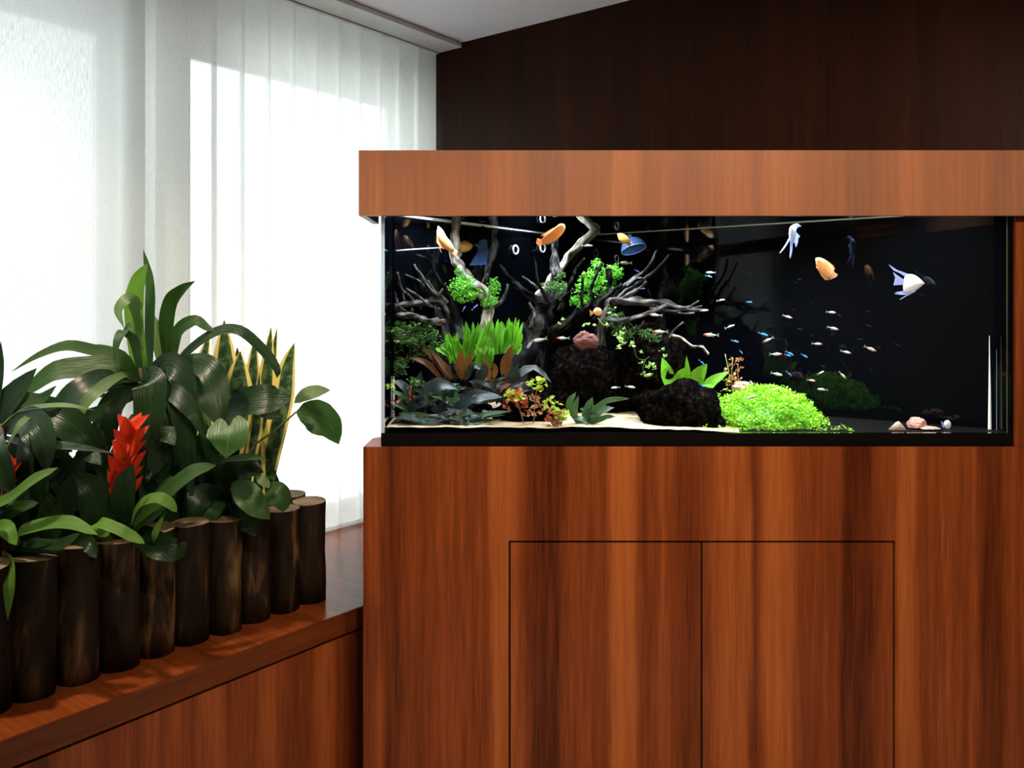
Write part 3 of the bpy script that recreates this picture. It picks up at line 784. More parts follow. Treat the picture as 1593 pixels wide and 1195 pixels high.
bromeliad((8, 770), (18, 722), H, 'bromeliad with small half-hidden red bracts at the left edge', br2, [
    ([(0, 860, H), (-20, 800, H - .06), (20, 772, H - .12), (55, 745, H - .15), (90, 728, H - .15)], 19, 'br', dict(prof=STRAP, face=(0, -1, .8))),
    ([(30, 860, H), (25, 832, H - .08), (70, 816, H - .14), (110, 814, H - .17), (152, 832, H - .2)], 22, 'br', dict(prof=STRAP, face=(0, -.9, .9))),
    ([(0, 870, H), (-8, 830, H - .1), (8, 822, H - .14), (26, 848, H - .16)], 24, 'br', dict(prof=STRAP, face=(0, -1, .8))),
    ([(10, 880, H - .05), (14, 872, H - .14), (15, 910, H - .19), (12, 965, H - .19)], 19, 'br', dict(prof=SWORD, face=(0, -1, .1))),
    ([(10, 860, H), (40, 850, H - .06), (90, 850, H - .1), (125, 830, H - .1)], 24, 'dk', dict(prof=STRAP, face=(0, -.8, 1))),
    ([(20, 860, H), (50, 800, H - .03), (62, 760, H - .05), (70, 735, H - .05)], 30, 'dk', dict(prof=STRAP)),
    ([(20, 860, H), (10, 810, H - .08), (30, 790, H - .1), (60, 782, H - .1)], 18, 'md', dict(prof=STRAP)),
])
br3 = [(f_ - .06, j * 2.1 + k, .05, .022, .6) for k, f_ in enumerate((.3, .7)) for j in range(3)]
bromeliad((48, 850), (60, 790), 2.10, 'fading bromeliad with a dull orange flower stalk above the second log', br3, [
    ([(60, 870, 2.1), (90, 820, 2.06), (105, 780, 2.05), (112, 740, 2.05)], 34, 'dk', dict(prof=STRAP)),
    ([(60, 870, 2.1), (100, 850, 2.05), (135, 845, 2.02), (150, 868, 2.0)], 24, 'dk', dict(prof=STRAP)),
    ([(50, 870, 2.1), (75, 840, 2.05), (85, 800, 2.05), (60, 760, 2.05)], 28, 'md', dict(prof=STRAP)),
    ([(60, 870, 2.12), (120, 830, 2.10), (150, 790, 2.10), (165, 740, 2.12)], 30, 'dk', dict(prof=STRAP)),
], 'orange')

# ---- snake plant
S = 2.62
p3 = cp(.08, .20)
snake = empty('snake_plant', p3, 'snake plant with yellow-edged banded upright leaves at the right end of the planter', 'plant')
for pts, wd, kw in [
    ([(330, 800, S), (322, 680, S), (314, 590, S), (326, 517, S)], 24, {}),
    ([(345, 800, S + .02), (346, 700, S + .02), (352, 600, S + .02), (349, 498, S + .02)], 44, {}),
    ([(370, 800, S - .03), (370, 700, S - .03), (372, 620, S - .03), (374, 547, S - .03)], 46, {}),
    ([(388, 800, S + .03), (390, 700, S + .03), (393, 610, S + .03), (397, 523, S + .03)], 26, {}),
    ([(405, 800, S), (406, 700, S), (414, 610, S), (422, 509, S)], 27, {}),
    ([(415, 780, S + .05), (418, 650, S + .05), (424, 570, S + .05), (431, 510, S + .05)], 12, {}),
    ([(404, 800, S - .02), (425, 705, S - .02), (444, 620, S - .02), (449, 575, S - .02), (458, 534, S - .02)], 32, dict(face=(-.4, -1, .1))),
    ([(398, 800, S - .05), (396, 740, S - .05), (396, 690, S - .05), (402, 640, S - .05)], 24, dict(face=(.6, -1, .1))),
    ([(360, 790, S + .06), (368, 660, S + .06), (372, 590, S + .06), (369, 540, S + .06)], 20, {}),
    ([(380, 800, S - .06), (384, 730, S - .06), (398, 660, S - .06), (404, 580, S - .06)], 22, {}),
]: leaf(snake, pts, wd * 1.15, M['snake'], prof=SWORD, fold=.35, **kw)

# ---- heart-leaved philodendron
Q = 2.42
p4 = cp(.17, .16)
phil = empty('philodendron', p4, 'trailing philodendron with heart-shaped leaves in front of the snake plant', 'plant')
stemtube(phil, [p4, at(370, 770, Q), at(389, 702, Q), at(425, 672, Q), at(461, 641, Q)], .005, .0025, M['stem'])
stemtube(phil, [p4, at(350, 740, Q), at(348, 690, Q - .04), at(356, 664, Q - .08)], .004, .002, M['stem'])
stemtube(phil, [p4, at(345, 720, Q), at(340, 660, Q), at(350, 640, Q)], .004, .002, M['stem'])
stemtube(phil, [p4, at(385, 780, Q - .05), at(400, 752, Q - .08)], .004, .002, M['stem'])
for pts, wd, mt, kw in [
    ([(356, 663, Q - .20), (355, 682, Q - .22), (353, 698, Q - .22), (352, 714, Q - .22)], 58, 'heart', dict(prof=HEART, lobes=.30, nc=10, face=(0, -1, .2), fold=.12)),
    ([(346, 648, Q - .03), (375, 628, Q - .06), (410, 622, Q - .08), (432, 622, Q - .08), (452, 616, Q - .08)], 44, 'dk', dict(prof=OVAL, face=(0, -1, .5))),
    ([(461, 641, Q), (487, 645, Q - .03), (512, 662, Q - .05), (527, 691, Q - .05)], 46, 'md', dict(prof=OVAL, face=(-.2, -1, .2), fold=.1)),
    ([(458, 627, Q), (474, 615, Q), (494, 609, Q), (514, 607, Q)], 20, 'pale', dict(prof=OVAL, face=(0, -1, .4))),
    ([(362, 750, Q - .06), (380, 765, Q - .12), (400, 788, Q - .15), (420, 808, Q - .15)], 36, 'md', dict(prof=OVAL, face=(.1, -1, .5))),
    ([(413, 758, Q - .08), (428, 766, Q - .12), (438, 780, Q - .13), (440, 797, Q - .13)], 34, 'md', dict(prof=OVAL)),
    ([(335, 722, Q - .05), (365, 714, Q - .1), (392, 712, Q - .1), (416, 716, Q - .1)], 15, 'md', dict(prof=OVAL, face=(0, -.6, 1))),
    ([(398, 742, Q - .08), (406, 746, Q - .1), (414, 752, Q - .1), (419, 760, Q - .1)], 13, 'pale', dict(prof=OVAL)),
    ([(350, 760, Q), (362, 735, Q - .03), (385, 728, Q - .05), (410, 735, Q - .05)], 38, 'dk', dict(prof=OVAL)),
    ([(350, 780, Q), (330, 790, Q - .06), (315, 815, Q - .08), (325, 832, Q - .08)], 34, 'md', dict(prof=OVAL)),
    ([(345, 770, Q), (320, 770, Q - .05), (300, 790, Q - .08), (285, 815, Q - .08)], 36, 'dk', dict(prof=OVAL)),
    ([(350, 760, Q), (330, 740, Q), (318, 700, Q), (322, 660, Q)], 40, 'dk', dict(prof=OVAL)),
    ([(440, 650, Q), (420, 645, Q), (405, 640, Q), (395, 650, Q)], 16, 'dk', dict(prof=OVAL)),
    ([(360, 790, Q), (375, 800, Q - .05), (390, 815, Q - .08), (398, 835, Q - .09)], 36, 'dk', dict(prof=OVAL)),
]: leaf(phil, pts, wd, M[mt], **kw)

# ---- low filler foliage close to the soil
for k, (s0, s1, lab) in enumerate([(.02, .26, 'low dark foliage plant under the heart-shaped leaves by the corner logs'),
                                   (.30, .52, 'low dark foliage plant behind the middle logs under the red flower'),
                                   (.56, .82, 'low dark foliage plant behind the left logs under the bright strap leaves'),
                                   (.84, 1.08, 'low dark foliage plant at the far left end of the planter')]):
    base = cp((s0 + s1) / 2, .2)
    e = empty('foliage_plant', base, lab, 'plant', 'low dark foliage in the planter')
    for j in range(34):
        b = cp(R.uniform(s0, s1), R.uniform(.13, .28))
        h = R.uniform(.10, .33) if k else R.uniform(.06, .17)
        an = R.uniform(0, 6.28); rr = R.uniform(.04, .13)
        d = Vector((math.cos(an), math.sin(an), 0)) * rr
        if k == 0 and d.dot(U) > 0: d -= U * (2 * d.dot(U))
        pts = [b, b + Vector((0, 0, h * .6)) + d * .25, b + Vector((0, 0, h)) + d * .7, b + Vector((0, 0, h * .93)) + d * 1.15]
        mb = leaf_geo(MB(), pts, R.uniform(.045, .085), R.choice([LANCE, OVAL, STRAP]), face=(R.uniform(-.4, .4), -1, R.uniform(0, .8)), na=9)
        mb.build('leaf', M[R.choice(['dk', 'dk', 'dk', 'md'])], e, True, True)

# ================================================================== INSIDE THE TANK
LW = 1.0
TANK = (TL, TR, TF, ly, ry)
def driftmat(name, a, b, cc):
    mt, nt, out = new(name)
    uv = nd(nt, 'ShaderNodeUVMap').outputs[0]
    pos = nd(nt, 'ShaderNodeNewGeometry').outputs['Position']
    v = nd(nt, 'ShaderNodeVectorMath', {0: uv, 1: (9, 5, 1)}, operation='MULTIPLY').outputs[0]
    n1 = nd(nt, 'ShaderNodeTexNoise', {'Vector': v, 'Scale': 1, 'Detail': 5, 'Distortion': .4}).outputs[0]
    n2 = nd(nt, 'ShaderNodeTexNoise', {'Vector': pos, 'Scale': 40, 'Detail': 3}).outputs[0]
    c = ramp(nt, n1, [(.36, a), (.5, b), (.66, cc)])
    c = mixc(nt, .8, c, ramp(nt, n2, [(.35, (.3, .3, .3)), (.65, (1, 1, 1))]), 'MULTIPLY')
    bm = nd(nt, 'ShaderNodeBump', {'Height': n1, 'Strength': .9, 'Distance': .006})
    p = nd(nt, 'ShaderNodeBsdfPrincipled', {'Base Color': c, 'Roughness': .75, 'Normal': bm.outputs[0], 'Specular IOR Level': .02})
    nt.links.new(p.outputs[0], out.inputs[0])
    return mt
M.update(
    drift=driftmat('driftwood', (.020, .018, .018), (.075, .068, .066), (.26, .24, .235)),
    driftdark=driftmat('driftwood_dark', (.002, .002, .002), (.007, .0066, .007), (.055, .052, .054)),
    driftpale=driftmat('driftwood_pale', (.12, .09, .07), (.34, .28, .22), (.60, .54, .48)),  # pale tone puts light from above into the tall branch's colour
    rock=barkmat('lava_rock', (.0015, .0012, .0012), (.004, .003, .0025), (.022, .014, .010), 60, 60, .95, 1.0, 0.0),
    sponge=plain('red_algae', (.13, .035, .028), .9, .5, 160, bump=.6),
    fern=leafmat('fern_green', (.055, .20, .014), (.15, .36, .03), .4, .30, .3),
    crypt=leafmat('crypt_blue_green', (.008, .016, .016), (.030, .054, .060), .30, .06, .6, spec=.6),
    cryptg=leafmat('crypt_green', (.03, .08, .03), (.05, .11, .05), .3, .12, .3),
    brownl=leafmat('brown_leaf', (.055, .020, .006), (.13, .050, .014), .5, .2, .45, (.25, .09, .02)),
    sword=leafmat('sword_green', (.12, .36, .022), (.16, .42, .03), .4, .32, .12),
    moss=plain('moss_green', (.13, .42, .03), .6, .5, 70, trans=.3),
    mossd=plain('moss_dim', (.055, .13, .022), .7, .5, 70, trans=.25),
    carpet=plain('carpet_green', (.28, .62, .025), .55, .75, 45, trans=.3),
    yellowl=plain('yellow_green_leaf', (.42, .55, .05), .5, .3, 60, trans=.3),
    redl=plain('red_leaf', (.50, .085, .035), .5, .4, 70, trans=.3),
    redbrown=plain('red_brown_leaf', (.34, .15, .055), .6, .4, 70, trans=.25),
    paleleaf=plain('pale_round_leaf', (.36, .55, .14), .5, .3, 60, trans=.3),
    gold=gradmat('golden_fish', [(0, (.92, .58, .30)), (.5, (.90, .44, .16)), (1, (.92, .60, .32))], 0, .35, .2),
    yellowfish=gradmat('yellow_fish', [(0, (.85, .48, .10)), (1, (.80, .42, .08))], 0, .35, .2),
    goldfin=plain('golden_fin', (.85, .50, .26), .4, .1, trans=.5),
    palefin=plain('pale_fin', (.55, .60, .95), .35, .1, trans=.55),
    angel=plain('angelfish_white', (.90, .88, .94), .3, .05, trans=.15),
    tetra=gradmat('silver_tetra', [(0, (.50, .53, .50)), (.25, (.62, .66, .62)), (.72, (.66, .68, .62)), (.82, (.60, .10, .07)), (1, (.55, .08, .05))], 0, .25, .15),
    silver=gradmat('silver_fish', [(0, (.45, .50, .42)), (1, (.62, .68, .55))], 0, .3, .15),
    greyfish=gradmat('grey_fish', [(0, (.16, .16, .15)), (1, (.30, .29, .27))], 0, .4),
    neon=gradmat('blue_tetra', [(0, (.03, .10, .75)), (.5, (.03, .25, .95)), (1, (.06, .42, .95))], 0, .2, .1),
    neonv=gradmat('violet_tetra', [(0, (.10, .06, .65)), (1, (.22, .16, .95))], 0, .2, .1),
    clearfin=plain('clear_fin', (.5, .52, .5), .4, .1, trans=.6),
    shell=plain('shell', (.42, .30, .24), .6, .5, 220, bump=.5),
    pinkstone=plain('pink_stone', (.55, .26, .20), .7, .35, 120, bump=.4),
    bluerim=plain('blue_rim', (.30, .42, .80), .2, .05),
    bluebell=plain('blue_glass', (.06, .12, .30), .1, .05, trans=.6),
    blackfish=plain('dark_twig', (.03, .022, .015), .7),
)
mt, nt, out = new('blue_translucent')
tr_ = nd(nt, 'ShaderNodeBsdfTransparent', {'Color': (.75, .85, 1, 1)}); df_ = nd(nt, 'ShaderNodeBsdfPrincipled', {'Base Color': (.22, .38, .85, 1), 'Roughness': .2})
nt.links.new(nd(nt, 'ShaderNodeMixShader', {0: .16, 1: tr_.outputs[0], 2: df_.outputs[0]}).outputs[0], out.inputs[0]); M['bluet'] = mt

# ---- sand bed: a raised wedge at the left, thinning to the right
sb = MB(); cols, rows = 70, 12
for j in range(rows + 1):
    for i in range(cols + 1):
        px = 600 + (1150 - 600) * i / cols
        y1 = min(lpan(px), rpan(px)) - .02
        Y = TF + .0115 + (y1 - TF - .0115) * j / rows
        x = max((px - PX) / F * Y, TL + .012)
        h = .004 + .010 * max(0, min(1, (1130 - px) / 200)) + .006 * j / rows * max(0, min(1, (1120 - px) / 250))
        h *= max(0.0, min(1, (1150 - px) / 60))
        h += .004 * noise.noise(Vector((x * 18, Y * 18, 0))) * (h > .005) + .0012 * noise.noise(Vector((x * 160, Y * 160, 0)))
        sb.v.append(Vector((x, Y, BED + .0008 + max(0, h))))
sb.f = [[j * (cols + 1) + i, j * (cols + 1) + i + 1, (j + 1) * (cols + 1) + i + 1, (j + 1) * (cols + 1) + i] for j in range(rows) for i in range(cols)]
sb.u = [(0, 0)] * len(sb.v)
tag(sb.build('sand_bed', M['sand'], None, True), 'pale tan sand covering the left half of the tank floor', 'sand', kind='stuff')

# ---- driftwood
def bed(px, Y): return at(px, HZ + (EYE - BED - .01) * F / Y, Y)
def driftwood(name, label, branches, basepx, baseY):
    e = empty(name, bed(basepx, baseY), label, 'driftwood')
    for n_, (pts, w0, w1, mt_, *rest) in enumerate(branches):
        W = [at(*p) for p in pts]; Y = pts[0][2]
        k = len(pts)
        rad = [max(.0012, m(w0 + (w1 - w0) * i / (k - 1), Y) / 2) for i in range(k)]
        MB().tube(W, rad, 9, .6, True, 6, seed=n_ * 3.7 + basepx).build('branch', M[mt_], e, True, True)
    return e
a, b = 2.70, 2.66
driftwood('driftwood', 'tangle of thin grey driftwood twigs at the left end of the tank', [
    ([(705, 500, 2.78), (685, 468, 2.74), (660, 470, a), (625, 474, 2.64), (600, 476, 2.58)], 12, 5, 'drift'),
    ([(700, 480, 2.78), (690, 468, 2.76), (672, 452, a), (656, 430, a), (645, 412, a)], 9, 4, 'drift'),
    ([(710, 495, 2.76), (700, 462, 2.74), (686, 440, 2.72), (673, 418, 2.7), (661, 402, b), (646, 396, b)], 6, 3, 'driftdark'),
    ([(662, 446, a), (652, 437, a), (634, 428, a)], 4, 2.5, 'drift'),
    ([(630, 470, 2.66), (624, 446, 2.64), (618, 424, 2.62)], 4, 3, 'drift'),
    ([(684, 482, 2.73), (666, 474, a), (650, 460, b), (632, 449, b)], 5, 3, 'drift'),
    ([(690, 500, 2.72), (664, 500, b), (640, 491, 2.62), (617, 490, 2.58)], 13, 6, 'drift'),
    ([(688, 470, 2.75), (678, 455, 2.74), (666, 436, 2.74)], 5, 2, 'drift'),
    ([(700, 600, 2.68), (696, 540, 2.70), (684, 500, 2.72), (676, 474, 2.72)], 20, 11, 'driftdark'),
    ([(715, 600, 2.72), (716, 540, 2.74), (712, 505, 2.76), (700, 470, 2.76)], 22, 12, 'driftdark'),
    ([(655, 480, a), (640, 462, a), (628, 452, b), (618, 440, b)], 4, 2, 'drift'),
    ([(640, 490, b), (622, 478, 2.6), (606, 462, 2.58), (598, 455, 2.57)], 4, 2, 'drift'),
    ([(680, 462, 2.74), (690, 448, 2.76), (694, 440, 2.76)], 4, 2, 'drift'),
], 705, 2.72)
T = 2.80
driftwood('driftwood', 'tall pale branch of driftwood rising to the surface beside the suction rings', [
    ([(752, 600, 2.86), (756, 520, 2.86), (757, 472, 2.86), (745, 450, 2.84), (728, 436, 2.82), (714, 414, T), (707, 396, T), (709, 365, T), (711, 335, T)], 20, 13, 'driftpale'),
    ([(745, 470, 2.88), (744, 435, 2.88), (748, 408, 2.88), (747, 380, 2.88), (752, 352, 2.88)], 7, 6, 'driftdark'),
    ([(748, 386, 2.88), (742, 382, 2.87), (737, 381, 2.86)], 4, 2, 'driftpale'),
    ([(758, 485, 2.86), (774, 474, 2.86), (786, 458, 2.86), (790, 442, 2.86)], 9, 4, 'drift'),
    ([(748, 450, 2.84), (752, 436, 2.83), (759, 426, 2.82)], 4, 2, 'drift'),
    ([(716, 416, T), (711, 428, T), (714, 436, T)], 4, 2, 'driftpale'),
], 752, 2.86)
c = 2.92
driftwood('driftwood', 'thick dark driftwood trunk with spreading branches in the middle of the tank', [
    ([(800, 610, 2.84), (815, 560, 2.84), (832, 515, 2.86), (850, 478, 2.88), (868, 460, c)], 56, 22, 'driftdark'),
    ([(832, 600, 2.9), (850, 530, 2.9), (876, 505, 2.9), (906, 484, 2.9), (930, 462, 2.92)], 26, 10, 'driftdark'),
    ([(852, 478, 2.86), (826, 463, 2.84), (806, 446, 2.82), (790, 430, 2.81), (778, 412, 2.8)], 14, 4, 'driftdark'),
    ([(856, 474, 2.84), (846, 456, 2.83), (836, 438, 2.82), (832, 410, 2.81), (828, 394, 2.80), (836, 388, 2.8)], 6, 3, 'driftdark'),
    ([(838, 450, 2.83), (826, 440, 2.83), (812, 430, 2.83)], 5, 2, 'drift'),
    ([(826, 510, 2.83), (831, 490, 2.82), (823, 470, 2.82)], 8, 4, 'drift'),
    ([(835, 462, 3.0), (853, 440, 3.03), (874, 414, 3.06), (894, 388, 3.09), (929, 357, 3.12)], 10, 13, 'driftpale'),
    ([(870, 484, 2.86), (880, 461, 2.85), (892, 432, 2.84), (897, 418, 2.84), (910, 402, 2.84)], 9, 4, 'driftdark'),
    ([(906, 488, 2.82), (905, 460, 2.82), (907, 430, 2.82)], 5, 3.5, 'driftdark'),
    ([(928, 486, 2.82), (923, 468, 2.82), (920, 448, 2.82), (929, 426, 2.82), (937, 409, 2.82)], 6, 3.5, 'driftdark'),
    ([(930, 520, 2.86), (940, 486, 2.85), (947, 460, 2.85), (949, 438, 2.85), (945, 417, 2.85)], 12, 6, 'driftdark'),
    ([(908, 484, 2.88), (930, 456, 2.88), (948, 430, 2.88)], 7, 4, 'driftdark'),
    ([(864, 430, 3.0), (863, 395, 3.02), (864, 372, 3.03)], 12, 9, 'drift'),
    ([(872, 470, 2.84), (880, 458, 2.83), (896, 450, 2.82)], 5, 3, 'driftdark'),
    ([(800, 590, 2.8), (825, 535, 2.8), (850, 528, 2.82)], 10, 4, 'drift'),
], 815, 2.88)
d = 2.78
driftwood('driftwood', 'grey driftwood branches fanning out to the right over the dark rocks', [
    ([(930, 560, 2.86), (938, 510, 2.84), (950, 474, 2.82), (968, 467, d), (1000, 470, d), (1032, 471, d), (1062, 480, 2.76), (1101, 483, 2.74)], 20, 3, 'drift'),
    ([(945, 490, 2.84), (957, 457, 2.84), (988, 433, 2.84), (1008, 417, 2.84), (1022, 389, 2.84)], 8, 3, 'drift'),
    ([(950, 486, 2.82), (966, 460, 2.82), (992, 441, 2.82), (1016, 424, 2.82), (1041, 397, 2.82)], 9, 3, 'drift'),
    ([(976, 446, 2.82), (990, 434, 2.81), (1001, 434, 2.81), (1004, 440, 2.81)], 4, 2.5, 'drift'),
    ([(960, 470, d), (980, 458, d), (998, 446, d), (1006, 438, d)], 7, 3, 'drift'),
    ([(1055, 479, 2.76), (1072, 478, 2.75), (1087, 468, 2.74)], 5, 2.5, 'drift'),
    ([(1040, 474, 2.76), (1008, 487, 2.74), (976, 498, 2.74), (944, 498, 2.76)], 6, 8, 'drift'),
    ([(970, 499, 2.75), (988, 511, 2.75), (1006, 518, 2.75)], 6, 3, 'driftdark'),
    ([(994, 513, 2.75), (998, 505, 2.74), (1002, 499, 2.74)], 3, 2, 'drift'),
    ([(1032, 560, 2.74), (1040, 530, 2.74), (1048, 514, 2.74), (1063, 501, 2.74)], 4, 3, 'drift'),
    ([(1046, 522, 2.72), (1060, 526, 2.7), (1076, 538, 2.68), (1092, 540, 2.66), (1102, 552, 2.66)], 5, 3.5, 'driftpale'),
    ([(1000, 470, d), (1030, 480, d), (1060, 488, d), (1080, 487, d)], 6, 3, 'drift'),
    ([(1010, 480, d), (1040, 484, 2.77), (1066, 482, 2.76), (1092, 476, 2.75)], 5, 2, 'drift'),
    ([(928, 500, 2.84), (935, 470, 2.84), (955, 452, 2.84), (968, 442, 2.84)], 12, 5, 'driftdark'),
], 930, 2.86)

# ---- rocks
def rock(label, cx, cy, Y, wpx, hpx, dep, seed, mat='rock', name='rock', cat='rock', sq=1.0):
    c_ = at(cx, cy, Y); rx, rz = m(wpx, Y) / 2, m(hpx, Y) / 2
    vs = []; fs = []; nu, nv = 44, 26
    for j in range(nv + 1):
        ph = math.pi * j / nv
        for i in range(nu):
            th = 2 * math.pi * i / nu
            dvec = Vector((math.sin(ph) * math.cos(th), math.sin(ph) * math.sin(th), math.cos(ph)))
            k = 1 + .28 * noise.noise(dvec * 1.4 + Vector((seed, 0, 0))) + .20 * abs(noise.noise(dvec * 3.3 + Vector((seed, 0, 0)))) + .12 * noise.noise(dvec * 8 + Vector((seed, 3, 0))) + .08 * noise.noise(dvec * 19)
            p = Vector((dvec.x * rx, dvec.y * dep, dvec.z * rz)) * k
            vs.append(c_ + p)
    fs = [[j * nu + i, j * nu + (i + 1) % nu, (j + 1) * nu + (i + 1) % nu, (j + 1) * nu + i][::-1] for j in range(nv) for i in range(nu)]
    for v in vs: v.z = max(v.z, BED + .004)
    return tag(mk(name, vs, fs, M[mat], None, True), label, cat)
rock('rounded dark lava rock beside the bright green mound', 1058, 645, 2.58, 132, 96, .10, 3.1)
rock('large dark cave rock under the middle branches', 920, 600, 2.86, 150, 120, .12, 8.3)
rock('dark rock behind the round pale leaves', 1010, 570, 2.82, 110, 120, .12, 5.5)
rock('low dark rock in front under the red leaves', 820, 640, 2.60, 100, 60, .07, 9.2)
rock('dark rock under the blue-green leaves at the left', 690, 640, 2.62, 130, 60, .06, 4.4)
rock('round pink stone behind the bright green mound', 1154, 602, 2.70, 28, 18, .02, 2.2, 'pinkstone', 'stone', 'stone')
rock('pinkish pitted stone on the bare tank floor at the right', 1427, 662, 2.50, 28, 24, .02, 6.1, 'pinkstone', 'stone', 'stone')
rock('low speckled stone touching the pinkish stone', 1446, 671, 2.47, 34, 14, .015, 7.6, 'shell', 'stone', 'stone')
rock('reddish crusted stone on top of the cave rock', 911, 530, 2.74, 36, 26, .025, 1.3, 'sponge', 'stone', 'stone')
ol = [at(*p) for p in [(1380, 670, 2.48), (1394, 657, 2.48), (1398, 655, 2.48), (1404, 661, 2.48), (1412, 672, 2.48), (1396, 673, 2.48)]]
tag(puff(MB(), ol, .012, Vector((0, 1, 0))).build('sea_shell', M['shell'], None, True), 'small brown ribbed shell left of the pinkish stone', 'shell')
tw = MB().tube([at(1262, 676, 2.45), at(1285, 664, 2.45), at(1305, 666, 2.45), at(1328, 678, 2.45)], [.0012] * 4, 6, sub=4)
tag(tw.build('curved_twig', M['blackfish'], None, True), 'thin dark bent twig lying before the right foot of the green mound', 'twig')

# ---- foliage helpers
def sprigs(mb, pts, n, size, spread, flat=.5):
    """small rosettes of little leaves about the given points."""
    for p in pts:
        for k in range(n):
            an = R.uniform(0, 6.28); el = R.uniform(-.3, 1.1)
            d_ = Vector((math.cos(an) * math.cos(el), math.sin(an) * math.cos(el), math.sin(el)))
            s_ = size * R.uniform(.6, 1.25)
            a0 = p + d_ * spread * R.uniform(0, 1)
            sd = d_.cross(Vector((R.uniform(-1, 1), R.uniform(-1, 1), R.uniform(-1, 1)))).normalized() * s_ * .34
            nn_ = sd.cross(d_).normalized() * s_ * .1
            mb.add([a0, a0 + d_ * s_ * .5 + sd + nn_, a0 + d_ * s_, a0 + d_ * s_ * .5 - sd + nn_], [[0, 1, 2, 3]])
def blob(cx, cy, Y, wpx, hpx, dep, n, shell=.55):
    c_ = at(cx, cy, Y); out_ = []
    rx, rz = m(wpx, Y) / 2, m(hpx, Y) / 2
    while len(out_) < n:
        v = Vector((R.uniform(-1, 1), R.uniform(-1, 1), R.uniform(-1, 1)))
        if shell < v.length < 1: 
            k = 1 + .25 * noise.noise(v * 2.3 + c_ * 9)
            p = c_ + Vector((v.x * rx, v.y * dep, v.z * rz)) * k
            if p.z > BED + .004: out_.append(keep_inside(p))
    return out_
def mossy(label, patches, mat, size=.011, name='aquatic_moss', n=5):
    c_ = at(*patches[0][:3])
    e = empty(name, c_, label, 'moss')
    for cx, cy, Y, wp, hp, dep, k in patches:
        mb = MB(); sprigs(mb, blob(cx, cy, Y, wp, hp, dep, k, .1), n, size, size * .8)
        tag(mb.build('foliage', M[mat], e, False), kind='stuff')
mossy('green moss growing either side of the tall pale branch', [(722, 452, 2.76, 48, 44, .03, 170), (767, 455, 2.82, 20, 46, .02, 70), (712, 424, 2.78, 8, 12, .01, 10), (760, 470, 2.84, 24, 20, .02, 40)], 'moss', .0075, n=8)
mossy('bright green moss between the dark twigs in the middle', [(928, 447, 2.90, 64, 52, .03, 260), (928, 415, 2.9, 20, 20, .015, 26), (952, 424, 2.9, 34, 26, .02, 60), (905, 470, 2.9, 36, 20, .02, 70), (962, 428, 2.88, 14, 12, .01, 14)], 'moss', .008, n=8)
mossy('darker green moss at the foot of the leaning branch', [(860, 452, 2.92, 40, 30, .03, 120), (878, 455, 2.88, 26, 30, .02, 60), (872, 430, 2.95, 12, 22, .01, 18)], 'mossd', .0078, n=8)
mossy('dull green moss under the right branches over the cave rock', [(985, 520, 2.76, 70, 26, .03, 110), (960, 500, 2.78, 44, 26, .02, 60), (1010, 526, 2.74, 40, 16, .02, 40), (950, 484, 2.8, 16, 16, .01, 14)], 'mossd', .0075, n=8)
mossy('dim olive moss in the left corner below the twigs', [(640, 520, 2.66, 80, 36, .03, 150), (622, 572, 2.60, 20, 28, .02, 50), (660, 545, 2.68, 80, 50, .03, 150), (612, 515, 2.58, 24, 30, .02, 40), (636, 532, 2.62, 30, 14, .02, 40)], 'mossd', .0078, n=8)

# ---- bright carpet mound
e = empty('carpet_plant', bed(1200, 2.58), 'bright yellow-green bushy mound of tiny leaves on the tank floor', 'plant')
c_ = at(1196, 660, 2.60)
pts = []
while len(pts) < 1300:
    v = Vector((R.uniform(-1, 1), R.uniform(-1, 1), R.uniform(0, 1)))
    if .72 < v.length < 1.0:
        k = 1 + .16 * noise.noise(v * 2.6)
        p = c_ + Vector((v.x * m(92, 2.6), v.y * .155, v.z * m(62, 2.6) - .01)) * k
        if v.x > .3: p.z -= (v.x - .3) * .035
        if p.y > TF + .014 and p.z > BED + .003: pts.append(p)
mb = MB(); sprigs(mb, pts, 6, .0100, .009)
tag(mb.build('foliage', M['carpet'], e, False), kind='stuff')
mb = MB()
for k in range(70):
    p = R.choice(pts); q_ = p + Vector((R.uniform(-.006, .01), R.uniform(-.004, .004), R.uniform(.006, .018)))
    if R.random() < .4: q_ = p + Vector((R.uniform(.004, .016), -.004, R.uniform(0, .01)))
    if q_.y > TF + .014: sprigs(mb, [q_, (p + q_) / 2], 6, .008, .003)
for px in range(1096, 1330, 6):
    if 1245 < px < 1262: continue
    p = at(px, 671 - R.uniform(0, 6), 2.455)
    sprigs(mb, [p], 7, .008, .006)
tag(mb.build('foliage', M['carpet'], e, False), kind='stuff')
core = MB(); vs = []
nu, nv = 20, 8
for j in range(nv + 1):
    for i in range(nu):
        th = 2 * math.pi * i / nu; ph = math.pi / 2 * j / nv
        vs.append(c_ + Vector((math.cos(th) * math.cos(ph) * m(76, 2.6), math.sin(th) * math.cos(ph) * .125, math.sin(ph) * m(48, 2.6) - .018)))
core.add(vs, [[j * nu + i, j * nu + (i + 1) % nu, (j + 1) * nu + (i + 1) % nu, (j + 1) * nu + i] for j in range(nv) for i in range(nu)])
core.build('root_mass', M['moss'], e, True)

